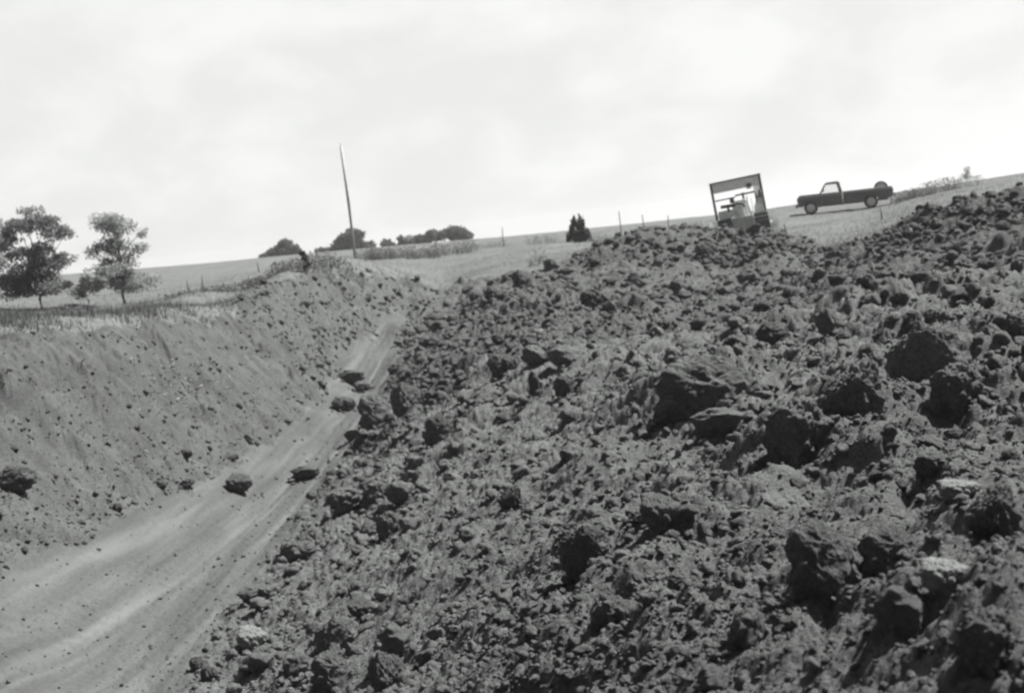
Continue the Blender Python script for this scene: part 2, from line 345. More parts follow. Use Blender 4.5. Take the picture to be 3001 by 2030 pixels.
# ------------------------------------------------------------------ materials
def ramp(nt, fac, stops):
    r = N(nt, 'ShaderNodeValToRGB'); L(nt, fac, r.inputs[0])
    e = r.color_ramp.elements
    while len(e) < len(stops): e.new(0.5)
    for k, (p, v) in enumerate(stops):
        v = v*0.78; e[k].position = p; e[k].color = (v*0.965, v, v*0.985, 1)
    return r.outputs[0]
def mat_new(name):
    m = bpy.data.materials.new(name); m.use_nodes = True
    b = m.node_tree.nodes['Principled BSDF']; b.inputs['Roughness'].default_value = 0.95
    b.inputs['Specular IOR Level'].default_value = 0.08
    return m, m.node_tree, b
def soil(name, lo, hi, scale=3.0, bump=0.5, bs=38.0, local=False, spk=None):
    m, t, b = mat_new(name)
    if local:
        co = N(t, 'ShaderNodeTexCoord').outputs['Object']
    else:
        co = N(t, 'ShaderNodeNewGeometry').outputs['Position']
    n1 = N(t, 'ShaderNodeTexNoise'); L(t, co, n1.inputs['Vector']); n1.inputs['Scale'].default_value = scale; n1.inputs['Detail'].default_value = 9; n1.inputs['Roughness'].default_value = 0.68
    n2 = N(t, 'ShaderNodeTexNoise'); L(t, co, n2.inputs['Vector']); n2.inputs['Scale'].default_value = bs; n2.inputs['Detail'].default_value = 6; n2.inputs['Roughness'].default_value = 0.7
    mixn = N(t, 'ShaderNodeMath', operation='MULTIPLY_ADD'); L(t, n2.outputs[0], mixn.inputs[0]); mixn.inputs[1].default_value = 0.55
    hf = N(t, 'ShaderNodeMath', operation='MULTIPLY'); L(t, n1.outputs[0], hf.inputs[0]); hf.inputs[1].default_value = 0.5
    L(t, hf.outputs[0], mixn.inputs[2])
    col = ramp(t, mixn.outputs[0], [(0.38, lo), (0.66, hi)])
    if spk:
        v = N(t, 'ShaderNodeTexVoronoi'); L(t, co, v.inputs['Vector']); v.inputs['Scale'].default_value = spk
        lt = N(t, 'ShaderNodeMath', operation='LESS_THAN'); L(t, v.outputs['Distance'], lt.inputs[0]); lt.inputs[1].default_value = 0.10
        mc = N(t, 'ShaderNodeMix', data_type='RGBA'); L(t, lt.outputs[0], mc.inputs[0]); L(t, col, mc.inputs[6]); mc.inputs[7].default_value = (hi*1.7, hi*1.75, hi*1.7, 1)
        col = mc.outputs[2]
    L(t, col, b.inputs['Base Color'])
    bp = N(t, 'ShaderNodeBump'); bp.inputs['Strength'].default_value = bump; bp.inputs['Distance'].default_value = 0.055
    L(t, n2.outputs[0], bp.inputs['Height']); L(t, bp.outputs[0], b.inputs['Normal'])
    return m
def plain(name, v, rough=0.6, spec=0.3, metal=0.0, var=0.25, sc=6.0, coat=0.0, bump=0.0):
    m, t, b = mat_new(name)
    co = N(t, 'ShaderNodeTexCoord').outputs['Object']
    n1 = N(t, 'ShaderNodeTexNoise'); L(t, co, n1.inputs['Vector']); n1.inputs['Scale'].default_value = sc; n1.inputs['Detail'].default_value = 6
    L(t, ramp(t, n1.outputs[0], [(0.3, v*(1-var)), (0.7, v*(1+var))]), b.inputs['Base Color'])
    b.inputs['Roughness'].default_value = rough; b.inputs['Specular IOR Level'].default_value = spec; b.inputs['Metallic'].default_value = metal
    if coat: b.inputs['Coat Weight'].default_value = coat; b.inputs['Coat Roughness'].default_value = 0.15
    if bump:
        bp = N(t, 'ShaderNodeBump'); bp.inputs['Strength'].default_value = bump; L(t, n1.outputs[0], bp.inputs['Height']); L(t, bp.outputs[0], b.inputs['Normal'])
    return m
def leafmat(name, lo, hi, trans=0.25):
    m, t, b = mat_new(name)
    at = N(t, 'ShaderNodeAttribute', attribute_name='tone')
    c = ramp(t, at.outputs['Fac'], [(0.0, lo), (1.0, hi)])
    L(t, c, b.inputs['Base Color']); b.inputs['Roughness'].default_value = 0.7
    tr = N(t, 'ShaderNodeBsdfTranslucent'); L(t, c, tr.inputs[0])
    ms = N(t, 'ShaderNodeMixShader'); ms.inputs[0].default_value = trans
    L(t, b.outputs[0], ms.inputs[1]); L(t, tr.outputs[0], ms.inputs[2])
    L(t, ms.outputs[0], t.nodes['Material Output'].inputs[0])
    return m
M = {}
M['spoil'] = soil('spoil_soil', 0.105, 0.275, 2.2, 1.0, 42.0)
M['upper'] = soil('shade_toned_spoil_soil', 0.075, 0.205, 2.2, 1.0, 42.0)  # soil darkened in colour for the shade missing between small far lumps
M['shade_soil'] = soil('shade_darkened_soil', 0.05, 0.15, 2.2, 0.7, 30.0)  # heap and ridge soil darkened in colour for faces turned from the sun
M['bank'] = soil('bank_soil', 0.052, 0.15, 1.6, 0.6, 26.0, spk=None)
M['clod'] = soil('clod_soil', 0.09, 0.235, 2.5, 0.8, 14.0, local=True)
M['clod_dark'] = soil('shaded_clod_soil', 0.075, 0.18, 2.5, 0.8, 14.0, local=True)  # clod soil with a darker colour standing in for shaded sides
M['pale'] = soil('pale_stone', 0.14, 0.25, 1.2, 0.3, 12.0, local=True)
def floor_mat():
    m, t, b = mat_new('packed_floor_soil')
    at = N(t, 'ShaderNodeAttribute', attribute_name='across'); at2 = N(t, 'ShaderNodeAttribute', attribute_name='along')
    cx = N(t, 'ShaderNodeCombineXYZ'); L(t, at.outputs['Fac'], cx.inputs[0]); L(t, at2.outputs['Fac'], cx.inputs[1])
    mp = N(t, 'ShaderNodeMapping'); L(t, cx.outputs[0], mp.inputs[0]); mp.inputs['Scale'].default_value = (2.3, 0.16, 1)
    n1 = N(t, 'ShaderNodeTexNoise'); L(t, mp.outputs[0], n1.inputs['Vector']); n1.inputs['Scale'].default_value = 1.5; n1.inputs['Detail'].default_value = 6; n1.inputs['Roughness'].default_value = 0.6
    n2 = N(t, 'ShaderNodeTexNoise'); L(t, cx.outputs[0], n2.inputs['Vector']); n2.inputs['Scale'].default_value = 22; n2.inputs['Detail'].default_value = 5
    ad = N(t, 'ShaderNodeMath', operation='MULTIPLY_ADD'); L(t, n2.outputs[0], ad.inputs[0]); ad.inputs[1].default_value = 0.45; L(t, n1.outputs[0], ad.inputs[2])
    wa = N(t, 'ShaderNodeAttribute', attribute_name='wear')
    mw = N(t, 'ShaderNodeMix', data_type='RGBA'); L(t, wa.outputs['Fac'], mw.inputs[0])
    L(t, ramp(t, ad.outputs[0], [(0.52, 0.07), (0.74, 0.105), (0.95, 0.15)]), mw.inputs[6]); mw.inputs[7].default_value = (0.155, 0.162, 0.159, 1)
    L(t, mw.outputs[2], b.inputs['Base Color'])
    bp = N(t, 'ShaderNodeBump'); bp.inputs['Strength'].default_value = 0.35; bp.inputs['Distance'].default_value = 0.03; L(t, ad.outputs[0], bp.inputs['Height']); L(t, bp.outputs[0], b.inputs['Normal'])
    return m
M['floor'] = floor_mat()
M['field'] = soil('field_turf', 0.095, 0.20, 0.45, 0.5, 7.0)
M['grass'] = leafmat('dry_grass', 0.10, 0.22, 0.35)
M['weed'] = leafmat('weed_leaf', 0.10, 0.24, 0.35)
M['leaf'] = leafmat('tree_leaf', 0.14, 0.40, 0.5)
M['leaf_pale'] = leafmat('pale_tree_leaf', 0.26, 0.5, 0.5)
M['leaf_far'] = leafmat('far_tree_leaf', 0.08, 0.18, 0.3)
M['needle'] = leafmat('evergreen_needle', 0.035, 0.10, 0.15)
M['bark'] = plain('bark', 0.09, 0.95, 0.05, var=0.4, sc=12, bump=0.4)
M['pole'] = plain('weathered_pole_wood', 0.55, 0.9, 0.1, var=0.3, sc=8, bump=0.3)
M['post'] = plain('fence_post_wood', 0.2, 0.9, 0.1, var=0.3, sc=8)
M['straw'] = plain('dry_straw', 0.36, 0.8, 0.2, var=0.15)

# ------------------------------------------------------------------ the ground
idx = np.arange(nA*nD).reshape(nD, nA)
nxt = np.roll(idx, -1, axis=1)
Fq = np.stack([idx[:-1], nxt[:-1], nxt[1:], idx[1:]], -1).reshape(-1, 4)[:, ::-1]
fz = zone[:-1].reshape(-1)
allV = np.stack([X, Y, Z], -1).reshape(-1, 3)
along = (X*dirx + Y*diry).ravel()
for k, (nm, mt) in enumerate([('field', 'field'), ('pit_bank', 'bank'), ('pit_floor', 'floor'), ('spoil_slope', 'spoil'), ('spoil_heap', 'shade_soil'), ('spoil_ridge', 'shade_soil'), ('spoil_pile', 'upper'), ('upper_spoil', 'upper')]):
    f = Fq[fz == k]; u, invi = np.unique(f, return_inverse=True)
    vv = allV[u]; ff = invi.reshape(-1, 4)
    at = None
    if nm == 'pit_floor':
        ac = across.ravel()[u]; al_ = along[u]; nz_ = fbm(ac*9, al_*.35, 88, 4)
        wr = sum(a*np.exp(-((ac-c-.02*fbm(al_*.3, ac*0+c*9, 89, 2))/w_)**2) for c, w_, a in ((.06, .05, .9), (.47, .035, .75), (.56, .02, .5), (.80, .05, .6), (.93, .03, .35), (.2, .03, .25)))
        at = {'across': lat.ravel()[u], 'along': al_, 'wear': np.clip(wr*(.26+.9*nz_), 0, .45)}
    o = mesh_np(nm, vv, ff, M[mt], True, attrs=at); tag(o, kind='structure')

# ------------------------------------------------------------------ clods
def ico(sub):
    bm = bmesh.new(); bmesh.ops.create_icosphere(bm, subdivisions=sub, radius=1.0)
    v = np.array([q.co[:] for q in bm.verts]); f = np.array([[q.index for q in fc.verts] for fc in bm.faces]); bm.free()
    return v, f
def chunk(sub, seed, facets=9, grit=1.0):
    v, f = ico(sub); r = np.random.default_rng(seed)
    off = r.uniform(-50, 50, 3)
    s = 1 + 0.75*noise3(v*1.3+off, seed) + 0.32*noise3(v*2.9+off, seed+5)
    v = v*s[:, None]
    for _ in range(facets):                                # broken, flattish faces
        nrm = r.normal(size=3); nrm /= np.linalg.norm(nrm); lim = r.uniform(0.55, 0.85)
        dd = v @ nrm; ov = dd > lim
        v[ov] -= np.outer((dd[ov]-lim)*0.85, nrm)
    nv = v/np.linalg.norm(v, axis=1)[:, None]
    g = 0.22*noise3(v*4.5+off, seed+9) + 0.14*noise3(v*9+off, seed+11) + 0.10*noise3(v*19+off, seed+13)
    v = v + nv*(g*grit*1.05)[:, None]
    if sub >= 4: v = v + nv*(0.07*grit*noise3(v*36+off, seed+15))[:, None]
    ext = np.abs(v).max(0); v = v/ext*1.0
    return v, f
protos = []
ROUND = 12
for k in range(13):
    v, f = chunk(6 if k < 5 or k == ROUND else 5, 100+k, 3 if k == ROUND else (2 + k if k < 5 else 6 + k % 5), 1.0 if k % 3 else 0.7)
    me_o = mesh_np('clod_mesh', v, f, None, True); me = me_o.data
    bpy.data.objects.remove(me_o); protos.append(me)
_mats = {}
def proto_mesh(k, mat):
    key = (k, mat)
    if key not in _mats:
        m = protos[k].copy(); m.materials.append(M[mat]); m.name = 'earth_clod'; _mats[key] = m
    return _mats[key]
def put_clod(name, p, dims, k, mat, rz=0.0, tilt=0.0, sink=0.3):
    o = bpy.data.objects.new(name, proto_mesh(k, mat)); C.objects.link(o)
    w_, d_, h_ = dims
    o.scale = (w_/2, d_/2, h_/2); o.rotation_euler = (tilt, tilt*0.5, rz)
    o.location = (p.x, p.y, p.z + h_/2*(1-2*sink))
    return o
# (x, y, w, h in photo pixels, material, proto, label, sink)
named = [
 (705,1442,84,66,'clod_dark',12,'round dark boulder of earth lying alone in the middle of the smooth pit floor',.17),
 (1006,1203,78,46,'clod_dark',5,'dark flat-bottomed clod on the pit floor beside the big lumps at the slope foot',.24),
 (1032,1125,92,46,'clod_dark',6,'ragged dark slab, farthest of the loose clods lying on the pit floor',.24),
 (1062,1148,52,42,'clod',12,'small round pale clod touching the ragged dark slab on the pit floor',.24),
 (1098,1258,112,120,'clod',0,'large dark-faced block at the foot of the spoil slope beside the pit floor',.2),
 (1190,1215,100,95,'clod',2,'large pale block leaning behind the dark-faced block at the slope foot',.3),
 (1030,1290,48,34,'clod',8,'small flat clod in front of the dark-faced block at the edge of the pit floor',.2),
 (45,1440,120,74,'clod_dark',3,'ragged black clod at the left edge of the photo low on the pit bank',.15),
 (548,1350,42,28,'clod_dark',5,'small dark clod, upper one of a trio low on the left pit bank',.2),
 (550,1428,42,28,'clod_dark',7,'small dark clod nearest the round boulder in the trio on the left pit bank',.2),
 (476,1428,40,24,'clod',8,'low grey clod, left one of a trio low on the left pit bank',.25),
 (683,1348,36,17,'clod_dark',9,'thin flat dark clod behind the round boulder at the foot of the bank',.2),
 (346,1500,28,30,'clod_dark',11,'small pointed dark clod at the foot of the left bank near the track',.2),
 (900,1402,92,44,'clod_dark',6,'dark overhanging clod on the slope foot right of the round boulder',.15),
 (1018,1495,124,66,'clod',1,'long dark-bellied clod at the slope foot beside the pale wheel track',.15),
 (1100,1470,76,66,'clod',7,'upright clod just right of the long dark-bellied clod',.25),
 (1172,1470,90,66,'clod',10,'broad pale clod third in the row at the slope foot',.3),
 (873,1635,112,62,'clod',11,'wedge-shaped clod split by a black crack at the edge of the pit floor',.2),
 (757,1760,134,52,'clod',5,'long log-like clod with a black underside next to the pit floor',.15),
 (738,1890,96,70,'pale',12,'pale angular slab nearest the pit floor in the lower left of the spoil',.3),
 (1060,1812,84,66,'clod_dark',12,'dark ball-shaped clod in the hollow above the large pale slab',.2),
 (882,1830,46,44,'clod_dark',9,'small dark clod between the log-like clod and the pale slabs',.2),
 (996,1895,140,96,'clod',3,'large pale rounded slab below the dark ball-shaped clod',.35),
 (1165,1905,110,90,'clod',6,'leaning block with a black gap on its left in the lower spoil slope',.3),
 (965,2010,130,112,'clod',0,'largest block at the bottom edge of the photo left of centre',.3),
 (1130,2012,120,110,'clod',2,'pale round-topped block at the bottom edge beside the largest one',.3),
 (872,1975,86,64,'clod',7,'squat clod left of the largest block at the bottom edge',.3),
 (763,1965,98,52,'clod',10,'flat-topped clod with a black hollow beneath in the lower left spoil',.25),
 (614,2000,54,54,'clod_dark',11,'small dark clod where the spoil meets the bottom of the pit floor',.2),
 (577,1965,46,46,'clod_dark',8,'outermost small dark clod at the lower left end of the spoil',.2),
 (1140,1570,84,84,'clod',1,'square-faced block under the row of clods at the slope foot',.28),
 (1087,1565,62,52,'clod',9,'thin upright piece standing left of the square-faced block',.25),
 (1283,1295,96,90,'clod_dark',0,'tall dark block beside a black crevice halfway up the spoil slope',.3),
 (1474,1100,100,72,'clod_dark',5,'overhanging block with a black triangle of shade beneath on the upper slope',.25),
 (1568,1155,36,80,'clod_dark',6,'narrow upright dark clod right of the overhanging block',.25),
 (1652,1160,60,60,'clod_dark',10,'dark jagged clod right of the narrow upright one',.3),
 (1503,1490,80,70,'clod_dark',4,'dark wedge half sunk in the smooth part of the spoil slope',.3),
 (1935,1560,135,130,'clod',12,'single round clod perched on the middle of the slope with a black underside',.18),
 (2060,1200,370,180,'clod_dark',0,'largest mass of earth on the slope, long and overhanging a deep black hollow',.38),
 (2333,1325,230,185,'clod',1,'large boulder of earth with a broad dark face right of the long overhanging mass',.3),
 (2808,1185,180,125,'clod',1,'rounded boulder with a black slot under it near the right edge',.3),
 (2114,1262,180,72,'clod',6,'low block wedged between the long overhanging mass and the dark-faced boulder',.35),
 (2512,1205,210,150,'clod',4,'broad sloping block right of the dark-faced boulder',.42),
 (2725,1095,230,150,'clod',3,'broad smooth mound of earth above the rounded boulder near the right edge',.42),
 (2260,1000,100,60,'clod_dark',8,'dark ragged clod above the long overhanging mass',.3),
 (2433,985,74,86,'clod',11,'pointed clod with a lit right side on the upper slope',.3),
 (2674,970,66,56,'clod_dark',7,'dark clod just behind the broad smooth mound',.3),
 (2982,995,90,80,'clod_dark',5,'black clod cut by the right edge of the photo on the upper slope',.3),
 (2394,1700,220,200,'clod',0,'large crumbly clod in the lower right with a dark lower left face',.35),
 (2600,1655,210,130,'clod',0,'ridge of crumbled earth right of the large crumbly clod',.4),
 (2764,1725,150,110,'pale',12,'pale slab of soil slanting over a deep black hollow in the lower right',.3),
 (2803,1462,116,60,'pale',12,'flat pale slab near the right edge, upper one of the pair of pale slabs',.3),
 (2640,1850,150,150,'clod',6,'crumbly clod left of the black hollow under the slanting pale slab',.3),
 (2892,1930,210,160,'clod',1,'crumbly mass in the lower right corner of the photo',.35),
 (2920,1550,160,130,'clod',4,'block of earth behind the slanting pale slab at the right edge',.35),
 (1724,1665,160,140,'clod_dark',3,'crumbly clod with a black base left of the single perched clod',.3),
 (1800,1820,150,90,'clod',5,'low lump beside dark hollows at the bottom centre of the slope',.4),
 (2193,1890,130,115,'clod',7,'clod with a crescent of shade around it in the lower right',.35),
 (2092,2005,120,80,'clod',9,'low clod at the bottom edge right of centre',.35),
 (2682,828,66,32,'clod_dark',6,'flat black clod lying on the far slope toward the right',.2),
 (2888,785,56,24,'clod_dark',5,'thin black clod on the far slope at the right edge',.25),
 (2545,845,46,44,'clod_dark',7,'rounded dark clod left of the flat black one on the far slope',.25),
 (2640,898,50,46,'clod_dark',10,'dark clod below the flat black one on the far slope',.25),
 (2821,875,90,36,'clod_dark',9,'long low dark clod on the far slope near the right edge',.25),
 (2799,752,46,34,'clod_dark',4,'dark clod under the crest at the far right',.25),
 (1529,840,60,52,'clod_dark',2,'dark chunk standing on the skyline of the slope left of the heap',.2),
 (1445,880,56,46,'clod_dark',8,'dark slanted clod below the skyline chunk left of the heap',.25),
 (1614,788,42,36,'clod_dark',11,'small dark clod on the skyline at the foot of the heap',.2),
 (1737,900,80,56,'clod_dark',1,'dark crumbly clod in front of the heap on the upper slope',.3),
 (2060,762,56,50,'clod_dark',0,'dark clod on the front of the heap below the tractor',.25),
 (1858,832,42,34,'clod_dark',7,'small dark clod at the foot of the heap',.25),
 (2672,690,34,22,'pale',9,'white stone on the far slope below the pickup truck',.2),
 (2092,738,22,20,'pale',11,'small white stone on the front face of the heap',.2),
 (1575,985,42,22,'pale',8,'small pale flat stone on the upper middle slope',.2),
]
used_xy = []
for (px, py, w_, h_, mt, k, lab, sink) in named:
    # py is the foot of the clod
    p = hit(px, py); d = math.hypot(p.x, p.y)
    ww = w_/FPX*d; hh = h_/FPX*d*1.05
    o = put_clod('stone' if mt == 'pale' else 'earth_clod', p, (ww*1.05, ww*random.uniform(0.75, 1.0), hh/(1-sink)*0.95), k, mt, random.uniform(-0.3, 0.3), random.uniform(-0.15, 0.15), sink)
    tag(o, lab, 'stone' if mt == 'pale' else 'clod'); used_xy.append((p.x, p.y, ww))
# the many middling clods nothing tells apart
cols = np.nonzero(np.abs(AZ) < 0.47)[0]; rows = np.nonzero((D[:, 0] > 2.6) & (D[:, 0] < 48))[0]
def sample(zones, m, dpow=0.0):
    """points of the ground, spread evenly over what is seen from about here"""
    res = []
    while len(res) < m:
        ci = rng.choice(cols, m*3); ri = rng.choice(rows, m*3)
        d = D[ri, 0]; z = Z[ri, ci]
        acc = rng.random(m*3) < np.clip(-z/d*2.2, 0.02, 1)*(0.35 + 0.65*patch[ri, ci]**1.5 if zones[0] in (3, 4, 5, 7) else 1.0)
        ok = acc & np.isin(zone[ri, ci], zones)
        res += list(zip(ri[ok], ci[ok]))
    return res[:m]
def indiv(zones, m, lab, grp, mats, s0, s1):
    c = 0
    for ri, ci in sample(zones, m*4):
        p = Vector((X[ri, ci], Y[ri, ci], Z[ri, ci])); d = D[ri, 0]
        s = (s0 + (s1-s0)*random.random()**2.2)/FPX*d
        if s > 0.75: s = 0.75
        if any((p.x-a)**2 + (p.y-b)**2 < (0.55*(cw+s))**2 for a, b, cw in used_xy): continue
        o = put_clod('earth_clod', p, (s*random.uniform(0.9, 1.3), s*random.uniform(0.8, 1.1), s*random.uniform(0.6, 0.95)), random.randrange(5, 12), random.choice(mats), random.uniform(0, 6.28), random.uniform(-0.5, 0.5), random.uniform(0.22, 0.45))
        tag(o, lab, 'clod', grp); used_xy.append((p.x, p.y, s)); c += 1
        if c >= m: break
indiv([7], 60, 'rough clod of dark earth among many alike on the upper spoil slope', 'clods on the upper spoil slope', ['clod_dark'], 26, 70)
indiv([3], 125, 'rough middling clod of dark earth among many alike on the spoil slope', 'middling clods on the spoil slope', ['clod'], 38, 120)
indiv([5], 14, 'rough clod of dark earth among many alike on the far right ridge of spoil', 'clods on the far right ridge', ['clod_dark'], 18, 42)
indiv([4], 22, 'rough clod of dark earth among many alike on the heap before the tractor', 'clods on the heap', ['clod_dark'], 18, 42)
indiv([6], 14, 'rough clod of earth among many alike on the small spoil pile left of the pole', 'clods on the small spoil pile', ['clod'], 16, 44)
indiv([1], 32, 'small crumb-like clod among many alike scattered on the left pit bank', 'small clods on the pit bank', ['bank', 'bank', 'clod'], 14, 34)

# crumbs: nobody could count them
cv = [chunk(3 if k < 6 else 2, 300+k, 6, 1.0) for k in range(12)]
near = []
for (cx_, cy_, cw_) in used_xy[:len(named)]:
    for _ in range(int(10 + 30*min(cw_, .8))):
        a_ = random.uniform(0, 6.283); r_ = cw_*random.uniform(.38, .85)
        qx, qy = cx_ + math.cos(a_)*r_, cy_ + math.sin(a_)*r_
        near.append((int(np.argmin(np.abs(LD-math.log(math.hypot(qx, qy))))), int(np.argmin(np.abs(AZ-math.atan2(qx, qy))))))
gv = [chunk(1, 400+k, 2, 1.0) for k in range(8)]
def crumbs(name, zones, m, s0, s1, mat, a=1.6):
    VV = []; FF = []; off = 0
    for ri, ci in sample(zones, m) + [q for q in near if zone[q] in zones]:
        d = D[ri, 0]; u = random.random()
        spx = s0*(1-u*(1-(s0/s1)**a))**(-1/a)
        s = min(spx/FPX*d, 0.5)/2
        v, f = cv[random.randrange(6)] if spx > 24 else cv[random.randrange(6, 12)] if spx > 9 else gv[random.randrange(8)]
        R = np.array(Euler((random.uniform(-.6, .6), random.uniform(-.6, .6), random.uniform(0, 6.28))).to_matrix())
        sc = np.array([s*random.uniform(.85, 1.3), s*random.uniform(.8, 1.1), s*random.uniform(.6, 1.0)])
        q = (v*sc) @ R.T + np.array([X[ri, ci], Y[ri, ci], Z[ri, ci] + sc[2]*random.uniform(0.1, 0.6)])
        VV.append(q); FF.append(f+off); off += len(q)
    o = mesh_np(name, np.concatenate(VV), np.concatenate(FF), M[mat], True)
    return o
tag(crumbs('heap_crumbs', [4, 5], 2600, 8, 34, 'shade_soil', 1.35), 'loose crumbs of shade-darkened earth on the heap and the far right ridge', 'earth crumbs', kind='stuff')
tag(crumbs('soil_grains', [3], 42000, 4, 9, 'spoil', 1.2), 'fine crumbly grains of earth covering the near spoil slope', 'earth crumbs', kind='stuff')
tag(crumbs('upper_crumbs', [7], 9500, 5, 44, 'upper', 1.4), 'loose crumbs of shade-darkened earth on the upper spoil slope', 'earth crumbs', kind='stuff')
tag(crumbs('earth_crumbs', [3], 36000, 7, 60, 'spoil', 1.5), 'loose crumbs of dark earth strewn all over the spoil slope and heap', 'earth crumbs', kind='stuff')
tag(crumbs('bank_crumbs', [1], 1700, 4, 19, 'bank'), 'loose crumbs of earth strewn over the left pit bank', 'earth crumbs', kind='stuff')
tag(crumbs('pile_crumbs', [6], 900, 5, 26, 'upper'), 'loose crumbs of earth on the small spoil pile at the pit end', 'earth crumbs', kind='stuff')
tag(crumbs('floor_crumbs', [2], 420, 4, 16, 'bank'), 'few loose crumbs of earth on the packed pit floor', 'earth crumbs', kind='stuff')

# ------------------------------------------------------------------ grass, weeds
def blades(pts, hmin, hmax, wd, lean=0.35):
    V = []; F = []; T = []
    for i, (x, y, z) in enumerate(pts):
        h = random.uniform(hmin, hmax); a = random.uniform(0, 6.28); l = random.gauss(0, lean)*h; b = random.uniform(0, 6.28)
        dx, dy = math.cos(a)*wd, math.sin(a)*wd
        V += [(x-dx, y-dy, z-0.03), (x+dx, y+dy, z-0.03), (x+math.cos(b)*l, y+math.sin(b)*l, z+h)]
        F.append((3*i, 3*i+1, 3*i+2)); t = random.random(); T += [t*0.8, t*0.8, t]
    return np.array(V), np.array(F), np.array(T)
gp = []
fr, fc = np.nonzero((zone == 0) & (np.abs(MA) < 0.48) & (D > 18) & (D < 95))
pick = rng.choice(len(fr), 60000)
dens = fbm(X*0.25, Y*0.25, 201, 3)
for q in pick:
    ri, ci = fr[q], fc[q]
    if dens[ri, ci] + 0.55 < random.random()*0.8: continue
    gp.append((X[ri, ci] + random.gauss(0, .05), Y[ri, ci] + random.gauss(0, .08), Z[ri, ci]))
V, F, T = blades(gp, 0.03, 0.15, 0.009)
tag(mesh_np('grass', V, F, M['grass'], False, attrs={'tone': T}), 'short dry grass covering the field beyond the pit', 'grass', kind='stuff')

near_rim = blur(zone == 1, 45)
fr, fc = np.nonzero((zone == 0) & (np.abs(MA) < 0.48) & (D > 18) & (D < 60) & (near_rim > 0.02))
gp = []
for q in rng.choice(len(fr), 9000):
    ri, ci = fr[q], fc[q]
    if fbm(np.array([X[ri, ci]*1.1]), np.array([Y[ri, ci]*1.1]), 211, 3)[0] < random.uniform(-.15, .5): continue
    gp.append((X[ri, ci] + random.gauss(0, .06), Y[ri, ci] + random.gauss(0, .08), Z[ri, ci]))
V, F, T = blades(gp, 0.06, 0.26, 0.010, 0.7)
tag(mesh_np('rough_grass', V, F, M['grass'], False, attrs={'tone': T}), 'rough tufty grass and weeds along the top edge of the pit bank', 'grass', kind='stuff')
def weed(p, rad, h, m, lab, grp=None, mat='weed', wd=0.014, name='weed_clump', cat='weeds'):
    pts = []
    for _ in range(m):
        a = random.uniform(0, 6.28); r = rad*math.sqrt(random.random())
        x, y = p.x + math.cos(a)*r, p.y + math.sin(a)*r; pts.append((x, y, float(ground_z(x, y)[0])))
    V, F, T = blades([(x-p.x, y-p.y, z-p.z) for x, y, z in pts], h*0.4, h, wd, 0.3)
    # side leaves up the stems
    V2 = [V]; F2 = [F]; T2 = [T]; off = len(V)
    q = []; qt = []
    for (x, y, z) in pts:
        for _ in range(4):
            hz = random.uniform(0.15, 0.85)*h; c = np.array([x-p.x+random.gauss(0, .06), y-p.y+random.gauss(0, .06), z-p.z+hz])
            s = random.uniform(0.02, 0.05); a, b = rng.normal(size=3), rng.normal(size=3)
            q += [c, c+a/np.linalg.norm(a)*s*2, c+b/np.linalg.norm(b)*s*2]; tt = random.random(); qt += [tt]*3
    V2.append(np.array(q)); F2.append(np.arange(len(q)).reshape(-1, 3)+off); T2.append(np.array(qt))
    o = mesh_np(name, np.concatenate(V2), np.concatenate(F2), M[mat], False, attrs={'tone': np.concatenate(T2)})
    o.location = p; tag(o, lab, cat, grp); return o
weeds = [
 (1105,790,70,1.2,.75,'leafy dark weeds behind the utility pole foot'), (1150,785,70,1.5,.8,'widest patch of dark weeds right of the utility pole'),
 (1320,752,70,1.6,.8,'dark bushy weeds beneath the right far tree clump'), (1240,770,66,1.0,.6,'low dark weeds between the two weed patches right of the pole'),
 (900,800,41,1.3,.5,'dark weeds on top of the small spoil pile left of the pole'), (990,800,44,0.9,.55,'tall weeds at the right end of the small spoil pile'),
 (700,850,46,1.0,.4,'low weeds along the fence line left of the spoil pile'), (560,870,46,1.0,.35,'sparse low weeds along the fence line right of the left trees'),
 (780,830,46,.9,.4,'low weeds behind the small spoil pile near two posts'),
 (2030,640,54,1.3,.95,'tall pale weeds on the skyline left of the tractor'), (1985,652,54,.9,.7,'shorter pale weeds farther left of the tractor'),
 (1590,715,70,1.0,.6,'grey weeds on the skyline left of the evergreen bush'), (1760,690,66,.9,.5,'pale weeds just right of the evergreen bush'),
 (2655,578,70,.9,.7,'dark weeds right behind the pickup truck'), (2700,572,70,.8,.6,'dark weeds second right of the pickup truck'), (2760,560,72,1.1,.9,'dark bushy weeds midway between truck and far right shrub'),
 (2830,548,72,1.0,.6,'low weeds under the pale shrub at the far right'), (215,955,33,.55,.35,'dark tuft in the grass below the left trees'),
 (1575,750,50,.5,.7,'upright grey weed in the grass left of the heap'), (2240,640,53,.8,.4,'low pale weeds right behind the tractor'), (1440,745,80,1.3,.5,'grey weeds in the field at the middle of the skyline')]
for px, py, d, r, h, lab in weeds:
    p = P(px, py, d); p.z = float(ground_z(p.x, p.y)[0])
    weed(p, r, h, int(150*r), lab, mat='weed' if 'pale' not in lab and 'grey' not in lab else 'leaf_pale')
